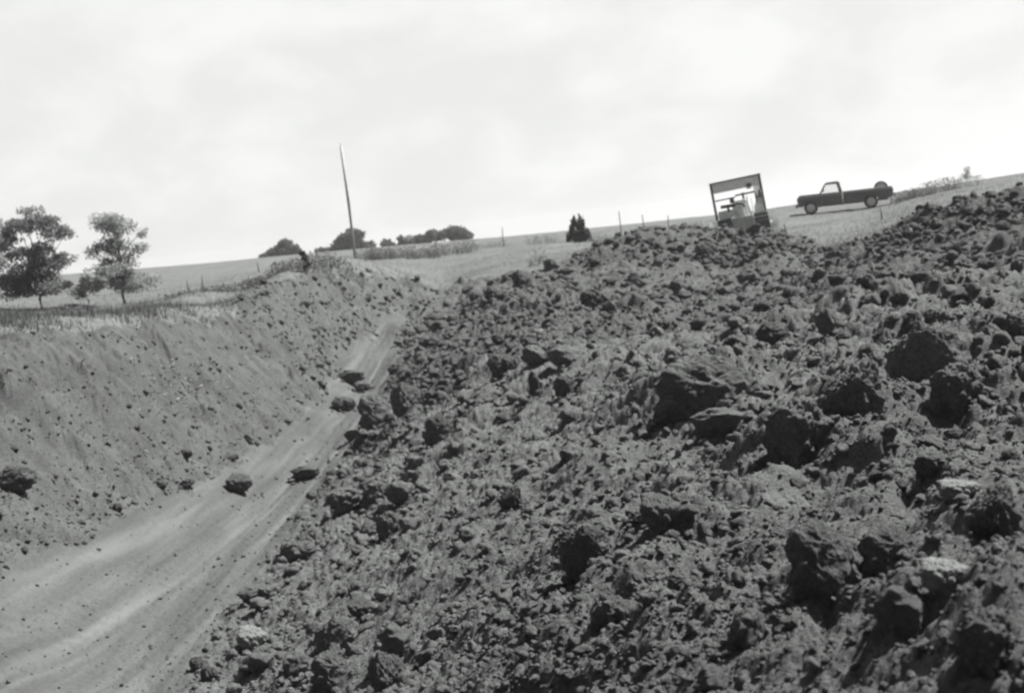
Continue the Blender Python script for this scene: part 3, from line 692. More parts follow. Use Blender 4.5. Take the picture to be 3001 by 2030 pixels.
# dry stalks on the left bank
stalks = [((335,970),(365,1002),'long pale dry stalk standing at the rim of the left pit bank'), ((232,1080),(258,1058),'short pale stalk lying on the left bank below the rim'),
 ((388,1062),(386,1082),'upright pale stalk in the straw patch on the left bank'), ((398,1055),(420,1048),'pale stalk lying flat beside the upright one'),
 ((500,1085),(512,1068),'pale stalk slanting right of the straw patch'), ((410,1000),(436,1020),'broken pale stalk just under the rim of the bank'),
 ((520,1120),(560,1140),'long pale stalk lying in the middle of the left bank'), ((560,1160),(600,1168),'pale stalk lowest on the left bank'), ((415,1330),(440,1338),'pale chip of straw low on the left bank')]
for (a, b), (c, d), lab in stalks:
    p = hit((a+c)/2, (b+d)/2+4); dd = math.hypot(p.x, p.y)
    e = Vector(((c-a)/FPX*dd, random.uniform(-.1, .1), -(d-b)/FPX*dd))*0.5
    bm = bmesh.new(); tube(bm, [-e, e*0.1 + Vector((0, 0, .02)), e], [0.012, 0.012, 0.008], 6)
    o = from_bm('dry_stalk', bm, M['straw'], smooth=True); o.location = p + Vector((0, 0, 0.05)); tag(o, lab, 'stalk', 'pale dry stalks on the left bank')
# the straw patch
pts = []
for _ in range(90):
    p = hit(random.gauss(520, 75), random.gauss(1125, 48)); pts.append(p)
V = []; F = []
for i, p in enumerate(pts):
    a = random.uniform(0, 6.28); l = random.uniform(.02, .06); dx, dy = math.cos(a)*l, math.sin(a)*l; k = 0.012
    V += [(p.x-dx, p.y-dy, p.z+.02), (p.x+dx, p.y+dy, p.z+.03), (p.x+dx-dy*.1, p.y+dy+dx*.1, p.z+.05), (p.x-dx-dy*.1, p.y-dy+dx*.1, p.z+.04)]; F.append((4*i, 4*i+1, 4*i+2, 4*i+3))
tag(mesh_np('straw', V, F, M['straw'], False), 'scattered bits of pale straw on the left pit bank', 'straw', kind='stuff')

# ------------------------------------------------------------------ trees
def leaves(clumps, m, size, seed, shell=0.15):
    r = np.random.default_rng(seed)
    vol = np.array([c[1][0]*c[1][1]*c[1][2] for c in clumps])**0.75; pr = vol/vol.sum()
    wh = r.choice(len(clumps), m, p=pr)
    cen = np.array([c[0] for c in clumps])[wh]; rad = np.array([c[1] for c in clumps])[wh]
    d = r.normal(size=(m, 3)); d /= np.linalg.norm(d, axis=1)[:, None]
    q = (shell + (1-shell)*r.random(m)**0.5) * (0.75+0.45*r.random(m)); pos = cen + d*rad*q[:, None]
    a = r.normal(size=(m, 3)); a /= np.linalg.norm(a, axis=1)[:, None]
    b = np.cross(a, r.normal(size=(m, 3))); b /= np.linalg.norm(b, axis=1)[:, None]
    s = size*(0.6+0.8*r.random(m))[:, None]
    V = np.stack([pos-a*s, pos+b*s*0.55, pos+a*s, pos-b*s*0.55], 1).reshape(-1, 3)
    F = np.arange(4*m).reshape(-1, 4)
    tone = np.repeat(np.clip(r.random(len(clumps))[wh]*0.5 + r.random(m)*0.5, 0, 1), 4)
    return V, F, tone
def clumps_in(ells, k, r0, r1, seed, flat=0.7):
    r = np.random.default_rng(seed); out = []
    for (c, e), kk in zip(ells, k):
        for _ in range(kk):
            d = r.normal(size=3); d /= np.linalg.norm(d); q = r.random()**0.45
            rr = r.uniform(r0, r1)
            out.append((np.array(c) + d*np.array(e)*q*0.9, np.array([rr, rr, rr*flat])))
    return out
def tree(name, p, trunk, ells, kk, r0, r1, m, leaf, mat, seed, lab, cat='tree', grp=None, limbs=6, tr=0.06, flat=0.7):
    t = empty(name, p); tag(t, lab, cat, grp)
    cl = clumps_in(ells, kk, r0, r1, seed, flat)
    V, F, T = leaves(cl, m, leaf, seed)
    mesh_np('crown', V, F, M[mat], False, t, {'tone': T})
    bm = bmesh.new(); rr = random.Random(seed)
    top = trunk
    pts = [Vector((0, 0, -0.15))] + [Vector((rr.gauss(0, .05)*i, rr.gauss(0, .05)*i, top*i/4)) for i in range(1, 5)]
    tube(bm, pts, [tr, tr*.9, tr*.8, tr*.7, tr*.5], 8)
    for c in rr.sample(cl, min(limbs*3, len(cl))):
        s = pts[rr.choice([2, 3, 3, 4])]; e = Vector(c[0]); mm = s.lerp(e, .5) + Vector((rr.gauss(0, .1), rr.gauss(0, .1), .08))*max(1, top*0.3)
        tube(bm, [s, mm, e], [tr*.4, tr*.28, tr*.1], 5)
    from_bm('trunk', bm, M['bark'], t, True)
    return t
def foot(px, py, d):
    p = P(px, py, d); p.z = float(ground_z(p.x, p.y)[0]); return p
mpp = lambda d: d/FPX
# left trees, 48 m away: 1 photo px = 13.6 mm
d = 48; u = mpp(d)
p = foot(125, 905, d)
E = lambda dx, up, rx, rz: ((dx*u, 0.0, up*u), (rx*u, rx*u*0.9, rz*u))
tree('young_tree', p, 1.6, [E(-5, 232, 72, 55), E(65, 215, 50, 48), E(-75, 205, 45, 40), E(-20, 160, 95, 40), E(-25, 95, 105, 34), E(45, 125, 62, 34), E(-60, 85, 60, 28), E(10, 62, 85, 20), E(-15, 52, 100, 14)], [15, 10, 8, 16, 20, 11, 9, 12, 10], .26, .52, 15500, .054, 'leaf', 11, 'larger dark leafy young tree at the left edge of the field', grp=None, limbs=7, flat=.55)
p = foot(368, 890, d)
tree('young_tree', p, 1.7, [E(-30, 195, 58, 64), E(38, 165, 62, 66), E(-10, 110, 70, 48), E(30, 72, 66, 28), E(-15, 230, 44, 38), E(-50, 70, 50, 26), E(10, 52, 60, 14)], [13, 13, 13, 9, 6, 6, 6], .22, .48, 9000, .05, 'leaf_pale', 12, 'paler airy young tree right of the larger dark one', limbs=8)
p = foot(258, 880, d+1)
tree('shrub', p, .8, [E(-10, 70, 38, 40), E(15, 50, 50, 26), E(-25, 42, 40, 18)], [7, 8, 5], .14, .3, 1900, .05, 'leaf_pale', 13, 'low leafy shrub between the two left trees', 'shrub', limbs=4, tr=.035)
p = foot(-60, 900, d-1)
tree('young_tree', p, 1.6, [E(25, 215, 70, 42), E(40, 135, 50, 34), E(-10, 170, 80, 70), E(30, 80, 50, 26)], [11, 7, 10, 5], .2, .4, 2700, .06, 'leaf_pale', 14, 'faint tree cut off by the left edge of the photo', limbs=5)
# far tree clumps on the horizon
d = 185; u = mpp(d)
def far_tree(px, foot_y, ells, kk, m, seed, lab, leaf=.30, mat='leaf_far'):
    p = P(px, foot_y, d); g = float(ground_z(p.x, p.y)[0]); z0 = p.z; p.z = g
    dz = (z0-g)/u
    ee = [((a*u, 0, (b+dz)*u), (c*u, c*u*.8, e*u)) for a, b, c, e in ells]
    tree('far_tree', p, (max(b for a, b, c, e in ells)*.6+dz)*u, ee, kk, .45, 1.15, m, leaf, mat, seed, lab, limbs=5, tr=.25, grp=None)
far_tree(820, 752, [(-35, 8, 28, 15), (15, 18, 36, 26), (48, 8, 20, 16)], [10, 18, 6], 4200, 21, 'low spreading far tree on the horizon left of the utility pole')
far_tree(1028, 735, [(0, 30, 46, 36), (-40, 8, 30, 18), (40, 10, 26, 22)], [22, 9, 8], 5600, 22, 'tallest round far tree, behind the utility pole on the horizon')
far_tree(950, 742, [(0, 4, 22, 7)], [5], 700, 23, 'thin low hedge-like far bush left of the round tree behind the pole')
far_tree(1135, 724, [(0, 6, 22, 12)], [7], 1000, 24, 'small low far bush right of the utility pole')
far_tree(1178, 718, [(0, 8, 13, 15)], [5], 700, 25, 'small pointed far tree between the low bush and the double clump')
far_tree(1203, 715, [(0, 10, 9, 14)], [4], 420, 26, 'palest and thinnest far tree beside the double clump', mat='leaf_pale')
far_tree(1262, 714, [(-28, 8, 14, 14), (12, 22, 26, 26)], [5, 12], 2700, 27, 'left half of the double far tree clump on the horizon')
far_tree(1322, 706, [(0, 24, 24, 26), (34, 10, 20, 16)], [12, 6], 2700, 28, 'right half of the double far tree clump on the horizon')
# evergreen bush on the skyline and the pale shrub at far right
d = 66; u = mpp(d); p = foot(1695, 680, d)
cone = []
for _ in range(64):
    h = 80*(1-math.sqrt(random.random())*0.99); wv = 3 + 40*(1-h/82.0)
    cone.append((((random.uniform(-1, 1)*wv + random.gauss(0, 2))*u, random.uniform(-1, 1)*wv*.7*u, h*u), (.10, .10, .26)))
t = empty('evergreen_bush', p); tag(t, 'dark bushy young evergreen standing alone on the skyline', 'bush')
V, F, T = leaves([(np.array(a), np.array(b)) for a, b in cone], 3000, .07, 31, .2); mesh_np('crown', V, F, M['needle'], False, t, {'tone': T})
bm = bmesh.new(); tube(bm, [(0, 0, -.1), (0, 0, .7), (.02, 0, 1.25)], [.05, .04, .015], 8); from_bm('trunk', bm, M['bark'], t, True)
d = 74; u = mpp(d); p = foot(2832, 535, d)
tree('shrub', p, .6, [E(0, 42, 18, 24), E(4, 18, 22, 16)], [8, 6], .12, .26, 330, .045, 'leaf_pale', 33, 'pale see-through shrub on the skyline at the far right', 'shrub', limbs=5, tr=.03)
# sapling on the small spoil pile
d = 40; u = mpp(d); p = foot(898, 800, d)
tree('sapling', p, .5, [E(-2, 38, 8, 20), E(3, 14, 14, 12)], [6, 5], .05, .13, 800, .03, 'needle', 34, 'small dark sapling sticking up from the spoil pile left of the pole', 'sapling', limbs=3, tr=.02)

# ------------------------------------------------------------------ utility pole and fence posts
d = 84; p = foot(1043, 772, d)
t = empty('utility_pole', p); tag(t, 'tall thin bare utility pole leaning slightly on the field', 'pole')
hp = P(1000, 428, d).z - p.z
bm = bmesh.new(); tube(bm, [(0, 0, -.5), (0, 0, hp*.5), (-.06, 0, hp)], [.125, .10, .08], 12); from_bm('shaft', bm, M['pole'], t, True)
bm = bmesh.new(); tube(bm, [(-.06, 0, hp), (-.06, 0, hp+.25)], [.03, .02], 8); from_bm('top_pin', bm, M['pole'], t, True)
bm = bmesh.new(); tube(bm, [(.0, -.122, 0.2), (.0, -.112, hp*.55), (-.05, -.095, hp*.97)], .018, 6); from_bm('ground_wire', bm, M['post'], t, True)
posts = [(555,868,46,50,'thin fence post right of the left trees'),(593,842,50,36,'short dark fence post beside the thin one right of the left trees'),(760,800,62,34,'stubby fence post left of the spoil pile'),
 (808,795,62,32,'thin fence post between the stubby post and the sapling'),(1095,770,70,52,'thin slanted fence post right of the utility pole'),(1278,725,75,58,'pale fence post before the double far tree clump'),
 (1473,700,75,34,'lone fence post on the skyline right of the double far tree clump'),(1820,668,68,50,'tallest fence post on the skyline between evergreen and tractor'),(1886,655,68,26,'faint short fence post right of the tallest skyline post'),
 (1957,655,66,24,'short dark fence post on the skyline by the tall weeds'),(2587,665,52,52,'faint thin fence post in front of the truck rear'),(2306,700,47,38,'short leaning post on the right end of the heap')]
for px, py, d, h, lab in posts:
    p = foot(px, py, d); hh = h/FPX*d
    o_ = p.z; top = P(px, py-h, d).z; hh = max(0.5, top-o_)
    bm = bmesh.new(); lean = random.uniform(-.06, .06)
    tube(bm, [(0, 0, -.3), (lean*.4, 0, hh*.5), (lean, 0, hh)], [.034, .031, .027], 7)
    o = from_bm('fence_post', bm, M['post'], smooth=True); o.location = p; tag(o, lab, 'fence post', 'fence posts along the field')

# ------------------------------------------------------------------ pickup truck (x = rearward, seen side on, nose to the left)
M['paint'] = plain('dark_truck_paint', 0.062, 0.35, 0.5, var=0.1, coat=0.5)
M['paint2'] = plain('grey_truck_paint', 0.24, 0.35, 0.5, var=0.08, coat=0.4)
M['tyre'] = plain('tyre_rubber', 0.02, 0.85, 0.2, var=0.2)
M['hub'] = plain('hubcap', 0.85, 0.4, 0.5, metal=0.0, var=0.08)
M['chrome'] = plain('bumper_white', 0.75, 0.35, 0.5, var=0.05)
M['inner'] = plain('truck_interior', 0.05, 0.8, 0.2)
gm, gt, gb = mat_new('window_glass')
gl = N(gt, 'ShaderNodeBsdfGlossy'); gl.inputs['Roughness'].default_value = 0.02; tp = N(gt, 'ShaderNodeBsdfTransparent'); tp.inputs[0].default_value = (.9, .9, .9, 1)
fr_ = N(gt, 'ShaderNodeFresnel'); ms = N(gt, 'ShaderNodeMixShader'); L(gt, fr_.outputs[0], ms.inputs[0]); L(gt, tp.outputs[0], ms.inputs[1]); L(gt, gl.outputs[0], ms.inputs[2]); L(gt, ms.outputs[0], gt.nodes['Material Output'].inputs[0])
M['glass'] = gm
dT = 73.0
fw = foot(2379, 629, dT); rw = foot(2552, 609, dT)
yaw = math.atan2(rw.y-fw.y, rw.x-fw.x)
wb = (rw-fw).length
zt = (fw.z + rw.z)/2
zf = P(2376, 626, dT).z
truck = empty('pickup_truck', (fw.x, fw.y, 0), (0, -math.atan2(0, 1), yaw))
tz = float(ground_z(fw.x, fw.y)[0]); tz2 = float(ground_z(rw.x, rw.y)[0])
truck.location = (fw.x, fw.y, tz - 0.02); truck.rotation_euler = (0, -math.atan2(tz2-tz, wb), yaw)
tag(truck, 'dark pickup truck with lighter grey top edges and pale hubcaps parked on the field', 'pickup truck')
# local: front wheel centre at x = 0, rear at x = 3.35; near side y = -0.95
RX = 3.35; WR = 0.37; WID = 0.97
def arch(cx, r, z, n=10, back=False):
    a0 = math.asin(max(-1, min(1, (z-WR)/r)))
    angs = [math.pi - a0 - (math.pi-2*a0)*k/n for k in range(n+1)]
    return [(cx + r*math.cos(a), WR + r*math.sin(a)) for a in angs]
sill = 0.47
def shoulder(bm, x0, x1, z0, z1, yo0, yo1, yi, s, x0t=None, x1t=None):
    """rounded upper edge of a body side: outer face leans in from yo0 to yo1"""
    x0t = x0 if x0t is None else x0t; x1t = x1 if x1t is None else x1t
    lv = [(z0, yo0, x0, x1), (z0+(z1-z0)*.35, yo0-(yo0-yo1)*.18, x0+(x0t-x0)*.2, x1+(x1t-x1)*.2), (z0+(z1-z0)*.75, yo0-(yo0-yo1)*.6, x0+(x0t-x0)*.6, x1+(x1t-x1)*.6), (z1, yo1, x0t, x1t)]
    rg = [[bm.verts.new(q) for q in [(a, s*yo, z), (b, s*yo, z), (b, s*yi, z), (a, s*yi, z)]] for z, yo, a, b in lv]
    for k in range(3):
        for i in range(4): bm.faces.new((rg[k][i], rg[k][(i+1) % 4], rg[k+1][(i+1) % 4], rg[k+1][i]))
    bm.faces.new(rg[0][::-1]); bm.faces.new(rg[-1])
front = [(-.72, .50), (-.47, .47)] + arch(0, .46, sill) + [(.66, sill), (.66, .96), (-.72, .96)]
bm = bmesh.new(); prism_xz(bm, front, -WID, WID); from_bm('front_body', bm, M['paint'], truck, bevel=.012)
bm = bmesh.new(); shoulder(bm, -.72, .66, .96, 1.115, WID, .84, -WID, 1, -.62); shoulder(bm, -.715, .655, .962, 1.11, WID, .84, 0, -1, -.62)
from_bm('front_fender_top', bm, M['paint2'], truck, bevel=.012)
for s in (-1, 1):
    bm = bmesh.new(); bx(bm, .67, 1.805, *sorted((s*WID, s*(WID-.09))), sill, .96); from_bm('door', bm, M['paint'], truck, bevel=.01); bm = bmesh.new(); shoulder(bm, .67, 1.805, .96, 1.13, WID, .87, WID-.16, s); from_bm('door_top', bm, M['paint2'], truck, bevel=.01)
bm = bmesh.new(); bx(bm, .67, 1.80, -WID+.095, WID-.095, sill, .72); from_bm('cab_floor', bm, M['inner'], truck)
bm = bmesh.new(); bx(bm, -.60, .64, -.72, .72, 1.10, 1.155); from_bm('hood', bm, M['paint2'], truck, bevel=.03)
side = [(1.826, .44)] + arch(RX, .47, .44) + [(4.50, .50), (4.56, .70), (4.56, .97), (1.826, .97)]
for s in (-1, 1):
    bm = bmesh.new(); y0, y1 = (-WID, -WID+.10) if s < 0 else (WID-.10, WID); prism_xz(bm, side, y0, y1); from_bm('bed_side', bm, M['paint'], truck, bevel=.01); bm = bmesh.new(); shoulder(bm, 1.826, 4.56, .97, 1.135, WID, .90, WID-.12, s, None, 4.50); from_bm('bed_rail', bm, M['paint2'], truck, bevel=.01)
bm = bmesh.new(); bx(bm, 1.84, 4.48, -WID+.105, WID-.105, .62, .68); bx(bm, 1.84, 1.93, -WID+.105, WID-.105, .682, 1.12); from_bm('bed_floor', bm, M['inner'], truck)
bm = bmesh.new(); bx(bm, 4.495, 4.55, -WID+.105, WID-.105, .60, 1.12); from_bm('tailgate', bm, M['paint'], truck, bevel=.015)
# cab top
bm = bmesh.new()
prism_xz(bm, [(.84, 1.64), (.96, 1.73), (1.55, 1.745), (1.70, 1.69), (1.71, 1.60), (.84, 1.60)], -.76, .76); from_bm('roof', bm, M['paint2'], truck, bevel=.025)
for s in (-1, 1):
    for (xa, xb, w1) in ((.58, .89, .09), (1.72, 1.60, .19)):
        bm = bmesh.new(); ya, yb = s*.90, s*.74
        pa = [(xa-w1/2, ya, 1.13), (xa+w1/2, ya, 1.13), (xb+w1/2, yb, 1.645), (xb-w1/2, yb, 1.645)]
        v1 = [bm.verts.new(q) for q in pa]; v2 = [bm.verts.new((q[0], q[1]-s*.06, q[2])) for q in pa]
        bm.faces.new(v1); bm.faces.new(v2[::-1])
        for i in range(4): bm.faces.new((v1[i], v2[i], v2[(i+1) % 4], v1[(i+1) % 4]))
        from_bm('pillar', bm, M['paint2'], truck)
    bm = bmesh.new(); f = [bm.verts.new(q) for q in [(.66, s*.855, 1.135), (1.68, s*.855, 1.135), (1.56, s*.725, 1.635), (.93, s*.725, 1.635)]]; bm.faces.new(f); from_bm('side_window', bm, M['glass'], truck)
    bm = bmesh.new(); bx(bm, 1.50, 1.62, s*WID-.012, s*WID+.012, 1.04, 1.07) if s > 0 else bx(bm, 1.50, 1.62, -WID-.012, -WID+.012, 1.04, 1.07); from_bm('door_handle', bm, M['chrome'], truck)
    bm = bmesh.new(); bx(bm, .74, .80, *(sorted((s*.98, s*1.12))), 1.25, 1.38); tube(bm, [(.77, s*.95, 1.19), (.77, s*1.05, 1.26)], .012, 6); from_bm('side_mirror', bm, M['chrome'], truck)
for nm, pts in (('windshield', [(.62, -.82, 1.14), (.62, .82, 1.14), (.90, .72, 1.635), (.90, -.72, 1.635)]), ('rear_window', [(1.76, -.8, 1.13), (1.76, .8, 1.13), (1.64, .72, 1.635), (1.64, -.72, 1.635)])):
    bm = bmesh.new(); bm.faces.new([bm.verts.new(q) for q in pts]); from_bm(nm, bm, M['glass'], truck)
bm = bmesh.new(); bx(bm, 1.2, 1.68, -.75, .75, .75, 1.0, None); from_bm('seat', bm, M['inner'], truck)
bm = bmesh.new(); bx(bm, -.84, -.735, -.95, .95, .46, .62); from_bm('front_bumper', bm, M['inner'], truck, bevel=.03)
bm = bmesh.new(); bx(bm, 4.57, 4.74, -.95, .95, .55, .76); from_bm('rear_bumper', bm, M['chrome'], truck, bevel=.03)
for s in (-1, 1):
    bm = bmesh.new(); bmesh.ops.create_cone(bm, cap_ends=True, segments=18, radius1=.10, radius2=.09, depth=.05, matrix=Matrix.Translation((-.735, s*.68, .90)) @ Matrix.Rotation(math.pi/2, 4, 'Y')); from_bm('headlight', bm, M['chrome'], truck)
    bm = bmesh.new(); bx(bm, 4.562, 4.59, *(sorted((s*.86, s*.95))), .80, 1.0); from_bm('tail_light', bm, M['inner'], truck)
bm = bmesh.new(); bx(bm, -.735, -.715, -.52, .52, .78, 1.02); from_bm('grille', bm, M['inner'], truck)
bm = bmesh.new(); tube(bm, [(-.42, -.80, 1.12), (-.40, -.80, 1.95)], [.006, .004], 5); from_bm('antenna', bm, M['chrome'], truck)
bm = bmesh.new(); bx(bm, -.4, 4.3, -.45, .45, .38, .465); tube(bm, [(0, -.85, WR), (0, .85, WR)], .06, 8); tube(bm, [(RX, -.85, WR), (RX, .85, WR)], .06, 8); from_bm('chassis', bm, M['tyre'], truck)
for cx in (0, RX):
    for s in (-1, 1):
        wh = empty('wheel', (cx, 0, 0)); wh.parent = truck
        y0, y1 = (s*.72, s*.94)
        bm = bmesh.new(); disc_y(bm, 0, WR, y0, y1, [(.22, 0), (.34, .02), (.37, .18), (.37, .82), (.34, .98), (.25, 1.0)]); from_bm('tyre', bm, M['tyre'], wh, True)
        bm = bmesh.new(); disc_y(bm, 0, WR, s*.90, s*.965, [(.245, 0), (.245, .6), (.20, .75), (.13, .8), (.11, 1.0), (.04, 1.02)]); from_bm('hubcap', bm, M['hub'], wh, True)
# spare wheel standing in the bed
sw = empty('spare_wheel', truck.matrix_basis @ Vector((3.95, -.55, .69)), truck.rotation_euler); tag(sw, 'spare wheel standing upright at the rear of the pickup truck bed', 'spare wheel')
bm = bmesh.new(); disc_y(bm, 0, .39, -.11, .11, [(.24, 0), (.36, .02), (.39, .2), (.39, .8), (.36, .98), (.24, 1.0)]); from_bm('tyre', bm, M['tyre'], sw, True)
bm = bmesh.new(); disc_y(bm, 0, .39, -.10, .125, [(.05, -.1), (.30, -.08), (.30, 1.0), (.05, 1.05)]); from_bm('rim', bm, M['hub'], sw, True)

# ------------------------------------------------------------------ crawler tractor behind the heap
M['yel'] = plain('faded_tractor_paint', 1.08, 0.55, 0.4, var=0.15)
M['yel2'] = plain('worn_tractor_paint', 0.7, 0.6, 0.3, var=0.2)
M['steel'] = plain('track_steel', 0.10, 0.7, 0.3, var=0.3, sc=10)
M['frame'] = plain('canopy_frame_steel', 0.04, 0.7, 0.3, var=0.2)
M['mesh'] = plain('weathered_screen_mesh', 0.14, 0.7, 0.3, var=0.2)
M['seatm'] = plain('seat_vinyl', 0.03, 0.6, 0.3)
dZ = 51.0
p = foot(2187, 690, dZ)
doz = empty('crawler_tractor', (p.x, p.y, p.z), (0, math.radians(-5.5), -math.atan2(p.x, p.y)))
zb = P(2165, 700, dZ).z
doz.scale = (.93, .93, .93)
tag(doz, 'pale crawler tractor with a mesh screened canopy seen from behind over the heap', 'crawler tractor')
for s in (-1, 1):
    xa, xb = (-1.12, -.50) if s < 0 else (.50, 1.12)
    tr_ = empty('track', (0, 0, 0)); tr_.parent = doz
    bm = bmesh.new()
    ns = 34; Lh = 0.85; r = .46
    ring = []
    for k in range(ns):
        tt = k/ns*(4*Lh + 2*math.pi*r)
        if tt < 2*Lh: q = (-Lh + tt, 2*r)
        elif tt < 2*Lh + math.pi*r: a = (tt-2*Lh)/r; q = (Lh + r*math.sin(a), r + r*math.cos(a))
        elif tt < 4*Lh + math.pi*r: q = (Lh - (tt-2*Lh-math.pi*r), 0)
        else: a = (tt-4*Lh-math.pi*r)/r; q = (-Lh - r*math.sin(a), r - r*math.cos(a))
        ring.append(q)
    va = [bm.verts.new((xa, y + .9, z)) for y, z in ring]; vb = [bm.verts.new((xb, y + .9, z)) for y, z in ring]
    bm.faces.new(va); bm.faces.new(vb[::-1])
    for k in range(ns): bm.faces.new((va[k], vb[k], vb[(k+1) % ns], va[(k+1) % ns]))
    for k in range(ns):
        y, z = ring[k]; y2, z2 = ring[(k+1) % ns]; nx = Vector((0, y-0, z-r)); 
        t_ = Vector((0, y2-y, z2-z)).normalized(); nrm = Vector((0, t_.z, -t_.y))*-1
        if nrm.dot(Vector((0, 0 if abs(y) < Lh else y, z-r))) < 0: nrm = -nrm
        c_ = Vector((0, y+.9, z)); q = [c_, c_+t_*.03, c_+t_*.03+nrm*.06, c_+nrm*.06]
        w1 = [bm.verts.new((xa+.01, a.y, a.z)) for a in q]; w2 = [bm.verts.new((xb-.01, a.y, a.z)) for a in q]
        bm.faces.new(w1); bm.faces.new(w2[::-1])
        for i in range(4): bm.faces.new((w1[i], w2[i], w2[(i+1) % 4], w1[(i+1) % 4]))
    from_bm('track_belt', bm, M['steel'], tr_)
    bm = bmesh.new(); xo = xa-.02 if s < 0 else xb; bx(bm, xo, xo+.02, .1, 1.7, .30, .62); from_bm('track_frame', bm, M['yel2'], tr_)
    bm = bmesh.new(); bx(bm, xa, xb, .15, 1.75, .99, 1.04); from_bm('fender', bm, M['yel2'], doz, bevel=.01)
bm = bmesh.new(); bx(bm, -.47, .47, .0, 2.6, .35, .98); from_bm('hull', bm, M['yel2'], doz, bevel=.03)
bm = bmesh.new(); prism = [(-.36, .985), (.36, .985), (.36, 1.62), (.24, 1.74), (-.24, 1.74), (-.36, 1.62)]; prism_xz(bm, prism, 1.35, 2.7); from_bm('engine_hood', bm, M['yel'], doz, bevel=.02)
bm = bmesh.new(); bx(bm, -1.02, -.36, .30, .75, 1.045, 1.40); from_bm('fuel_tank', bm, M['yel'], doz, bevel=.04)
bm = bmesh.new(); bx(bm, .58, 1.08, .35, .95, 1.045, 1.33); prism_xz(bm, [(.60, 1.332), (1.06, 1.332), (1.0, 2.0), (.92, 2.05)], .36, .40); from_bm('side_box', bm, M['yel'], doz, bevel=.02)
seat = empty('seat', (0, 0, 0)); seat.parent = doz
bm = bmesh.new(); bx(bm, -.92, -.30, .25, .29, 1.47, 1.62, Matrix.Rotation(math.radians(2), 4, 'Y')); bx(bm, -.6, -.5, .29, .9, 1.3, 1.5); from_bm('backrest', bm, M['seatm'], seat, bevel=.04)
bm = bmesh.new(); bx(bm, -.85, -.30, .80, 1.25, 1.20, 1.30); from_bm('cushion', bm, M['seatm'], seat, bevel=.04)
bm = bmesh.new(); disc_y(bm, -.12, 1.30, .20, .60, [(.05, 0), (.20, .02), (.25, .2), (.25, .9), (.2, 1)]); from_bm('winch_drum', bm, M['yel'], doz, True)
bm = bmesh.new(); tube(bm, [(-.36, .30, 1.48), (-.15, .28, 1.60), (.08, .28, 1.55), (.18, .28, 1.40)], .035, 8); from_bm('guard_bar', bm, M['frame'], doz, True)
bm = bmesh.new(); bx(bm, -.10, .12, -.02, .12, .0, .75, Matrix.Translation((.14, .1, .62)) @ Matrix.Rotation(math.radians(-16), 4, 'Y')); from_bm('drawbar_arm', bm, M['yel'], doz, bevel=.02)
bm = bmesh.new(); bx(bm, -.03, .03, -.02, .05, .0, .75, Matrix.Translation((.43, .12, .66)) @ Matrix.Rotation(math.radians(-6), 4, 'Y')); from_bm('hydraulic_cylinder', bm, M['yel'], doz)
for k, (x0, x1, z1) in enumerate([(.22, .18, 1.80), (.36, .34, 1.86), (.50, .55, 1.78)]):
    bm = bmesh.new(); tube(bm, [(x0, 1.1, 1.0), (x1, 1.05, z1)], .025, 6); from_bm('control_lever', bm, M['yel2'], doz, True)
can = empty('canopy', (0, 0, 0)); can.parent = doz
HZ = 2.66
for x in (-1.13, 1.05):
    for y in (.25, 1.55):
        bm = bmesh.new(); bx(bm, x-.04, x+.04, y-.04, y+.04, 1.0, HZ-.005); from_bm('canopy_post', bm, M['frame'], can)
bm = bmesh.new(); bx(bm, -1.19, 1.11, .17, 1.63, HZ, HZ+.05); from_bm('canopy_roof', bm, M['frame'], can, bevel=.01)
bm = bmesh.new()                                            # mesh guard screen hung at the back of the canopy
for k in range(31): x = -1.06 + 2.04*k/30; bx(bm, x-.022, x+.022, .19, .205, HZ-.42, HZ-.01)
for k in range(7): z = HZ-.42 + .07*k; bx(bm, -1.09, 1.01, .206, .22, z-.018, z+.018)
for k in range(6): x = .72 + .05*k; bx(bm, x-.017, x+.017, .19, .205, HZ-1.0, HZ-.425)
from_bm('mesh_screen', bm, M['mesh'], can)
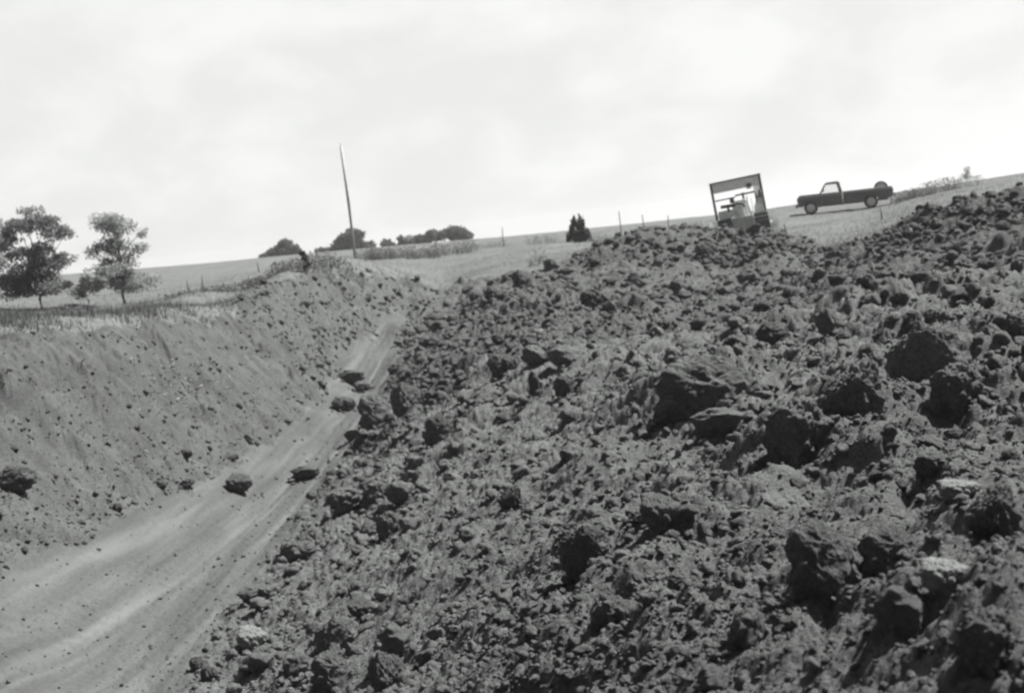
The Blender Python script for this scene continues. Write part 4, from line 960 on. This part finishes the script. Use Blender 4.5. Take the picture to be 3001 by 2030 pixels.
bm = bmesh.new(); bx(bm, -1.05, -.15, .24, .29, 1.86, 1.92); bx(bm, -.42, -.22, .24, .30, 1.66, 1.855); bx(bm, -.15, .72, .24, .28, 1.92, 2.0); bx(bm, .70, .76, .24, .28, 1.5, 1.91); from_bm('cross_brace', bm, M['frame'], can)
bm = bmesh.new(); bx(bm, .40, .62, .23, .30, 2.14, 2.36); from_bm('work_lamp', bm, M['yel2'], can, bevel=.02)
bm = bmesh.new(); tube(bm, [(.2, 2.2, 1.5), (.2, 2.2, 2.05)], .05, 8); from_bm('exhaust_stack', bm, M['frame'], doz, True)
bm = bmesh.new()                                            # blade at the far end, wider than the tracks
prof = [(3.05, .15), (3.0, .4), (3.0, .7), (3.08, .95), (3.14, .95), (3.07, .7), (3.07, .4), (3.12, .15)]
va = [bm.verts.new((-1.55, y, z)) for y, z in prof]; vb = [bm.verts.new((1.50, y, z)) for y, z in prof]
bm.faces.new(va); bm.faces.new(vb[::-1])
for i in range(len(prof)): bm.faces.new((va[i], vb[i], vb[(i+1) % len(prof)], va[(i+1) % len(prof)]))
bx(bm, 1.51, 1.56, 2.9, 3.2, .12, 1.0); bx(bm, -1.61, -1.56, 2.9, 3.2, .12, 1.0)
from_bm('blade', bm, M['yel'], doz)
for s in (-1, 1):
    bm = bmesh.new(); bx(bm, *(sorted((s*1.17, s*1.27))), .9, 2.98, .38, .52); from_bm('push_arm', bm, M['yel2'], doz)
print('dozer', tuple(doz.location), 'truck', tuple(truck.location), 'wb', wb)

# ------------------------------------------------------------------ summer haze
bm = bmesh.new(); bx(bm, -1600, 1600, -1600, 1600, -13, 14)
hm = bpy.data.materials.new('haze_air'); hm.use_nodes = True; ht = hm.node_tree; ht.nodes.clear()
pv = N(ht, 'ShaderNodeVolumePrincipled'); pv.inputs['Color'].default_value = (.97, .98, .97, 1); pv.inputs['Density'].default_value = 0.00055; pv.inputs['Anisotropy'].default_value = 0.35
ho = N(ht, 'ShaderNodeOutputMaterial'); L(ht, pv.outputs[0], ho.inputs['Volume'])
hz = from_bm('haze', bm, hm); tag(hz, 'pale summer haze over the whole field', 'haze', kind='stuff')
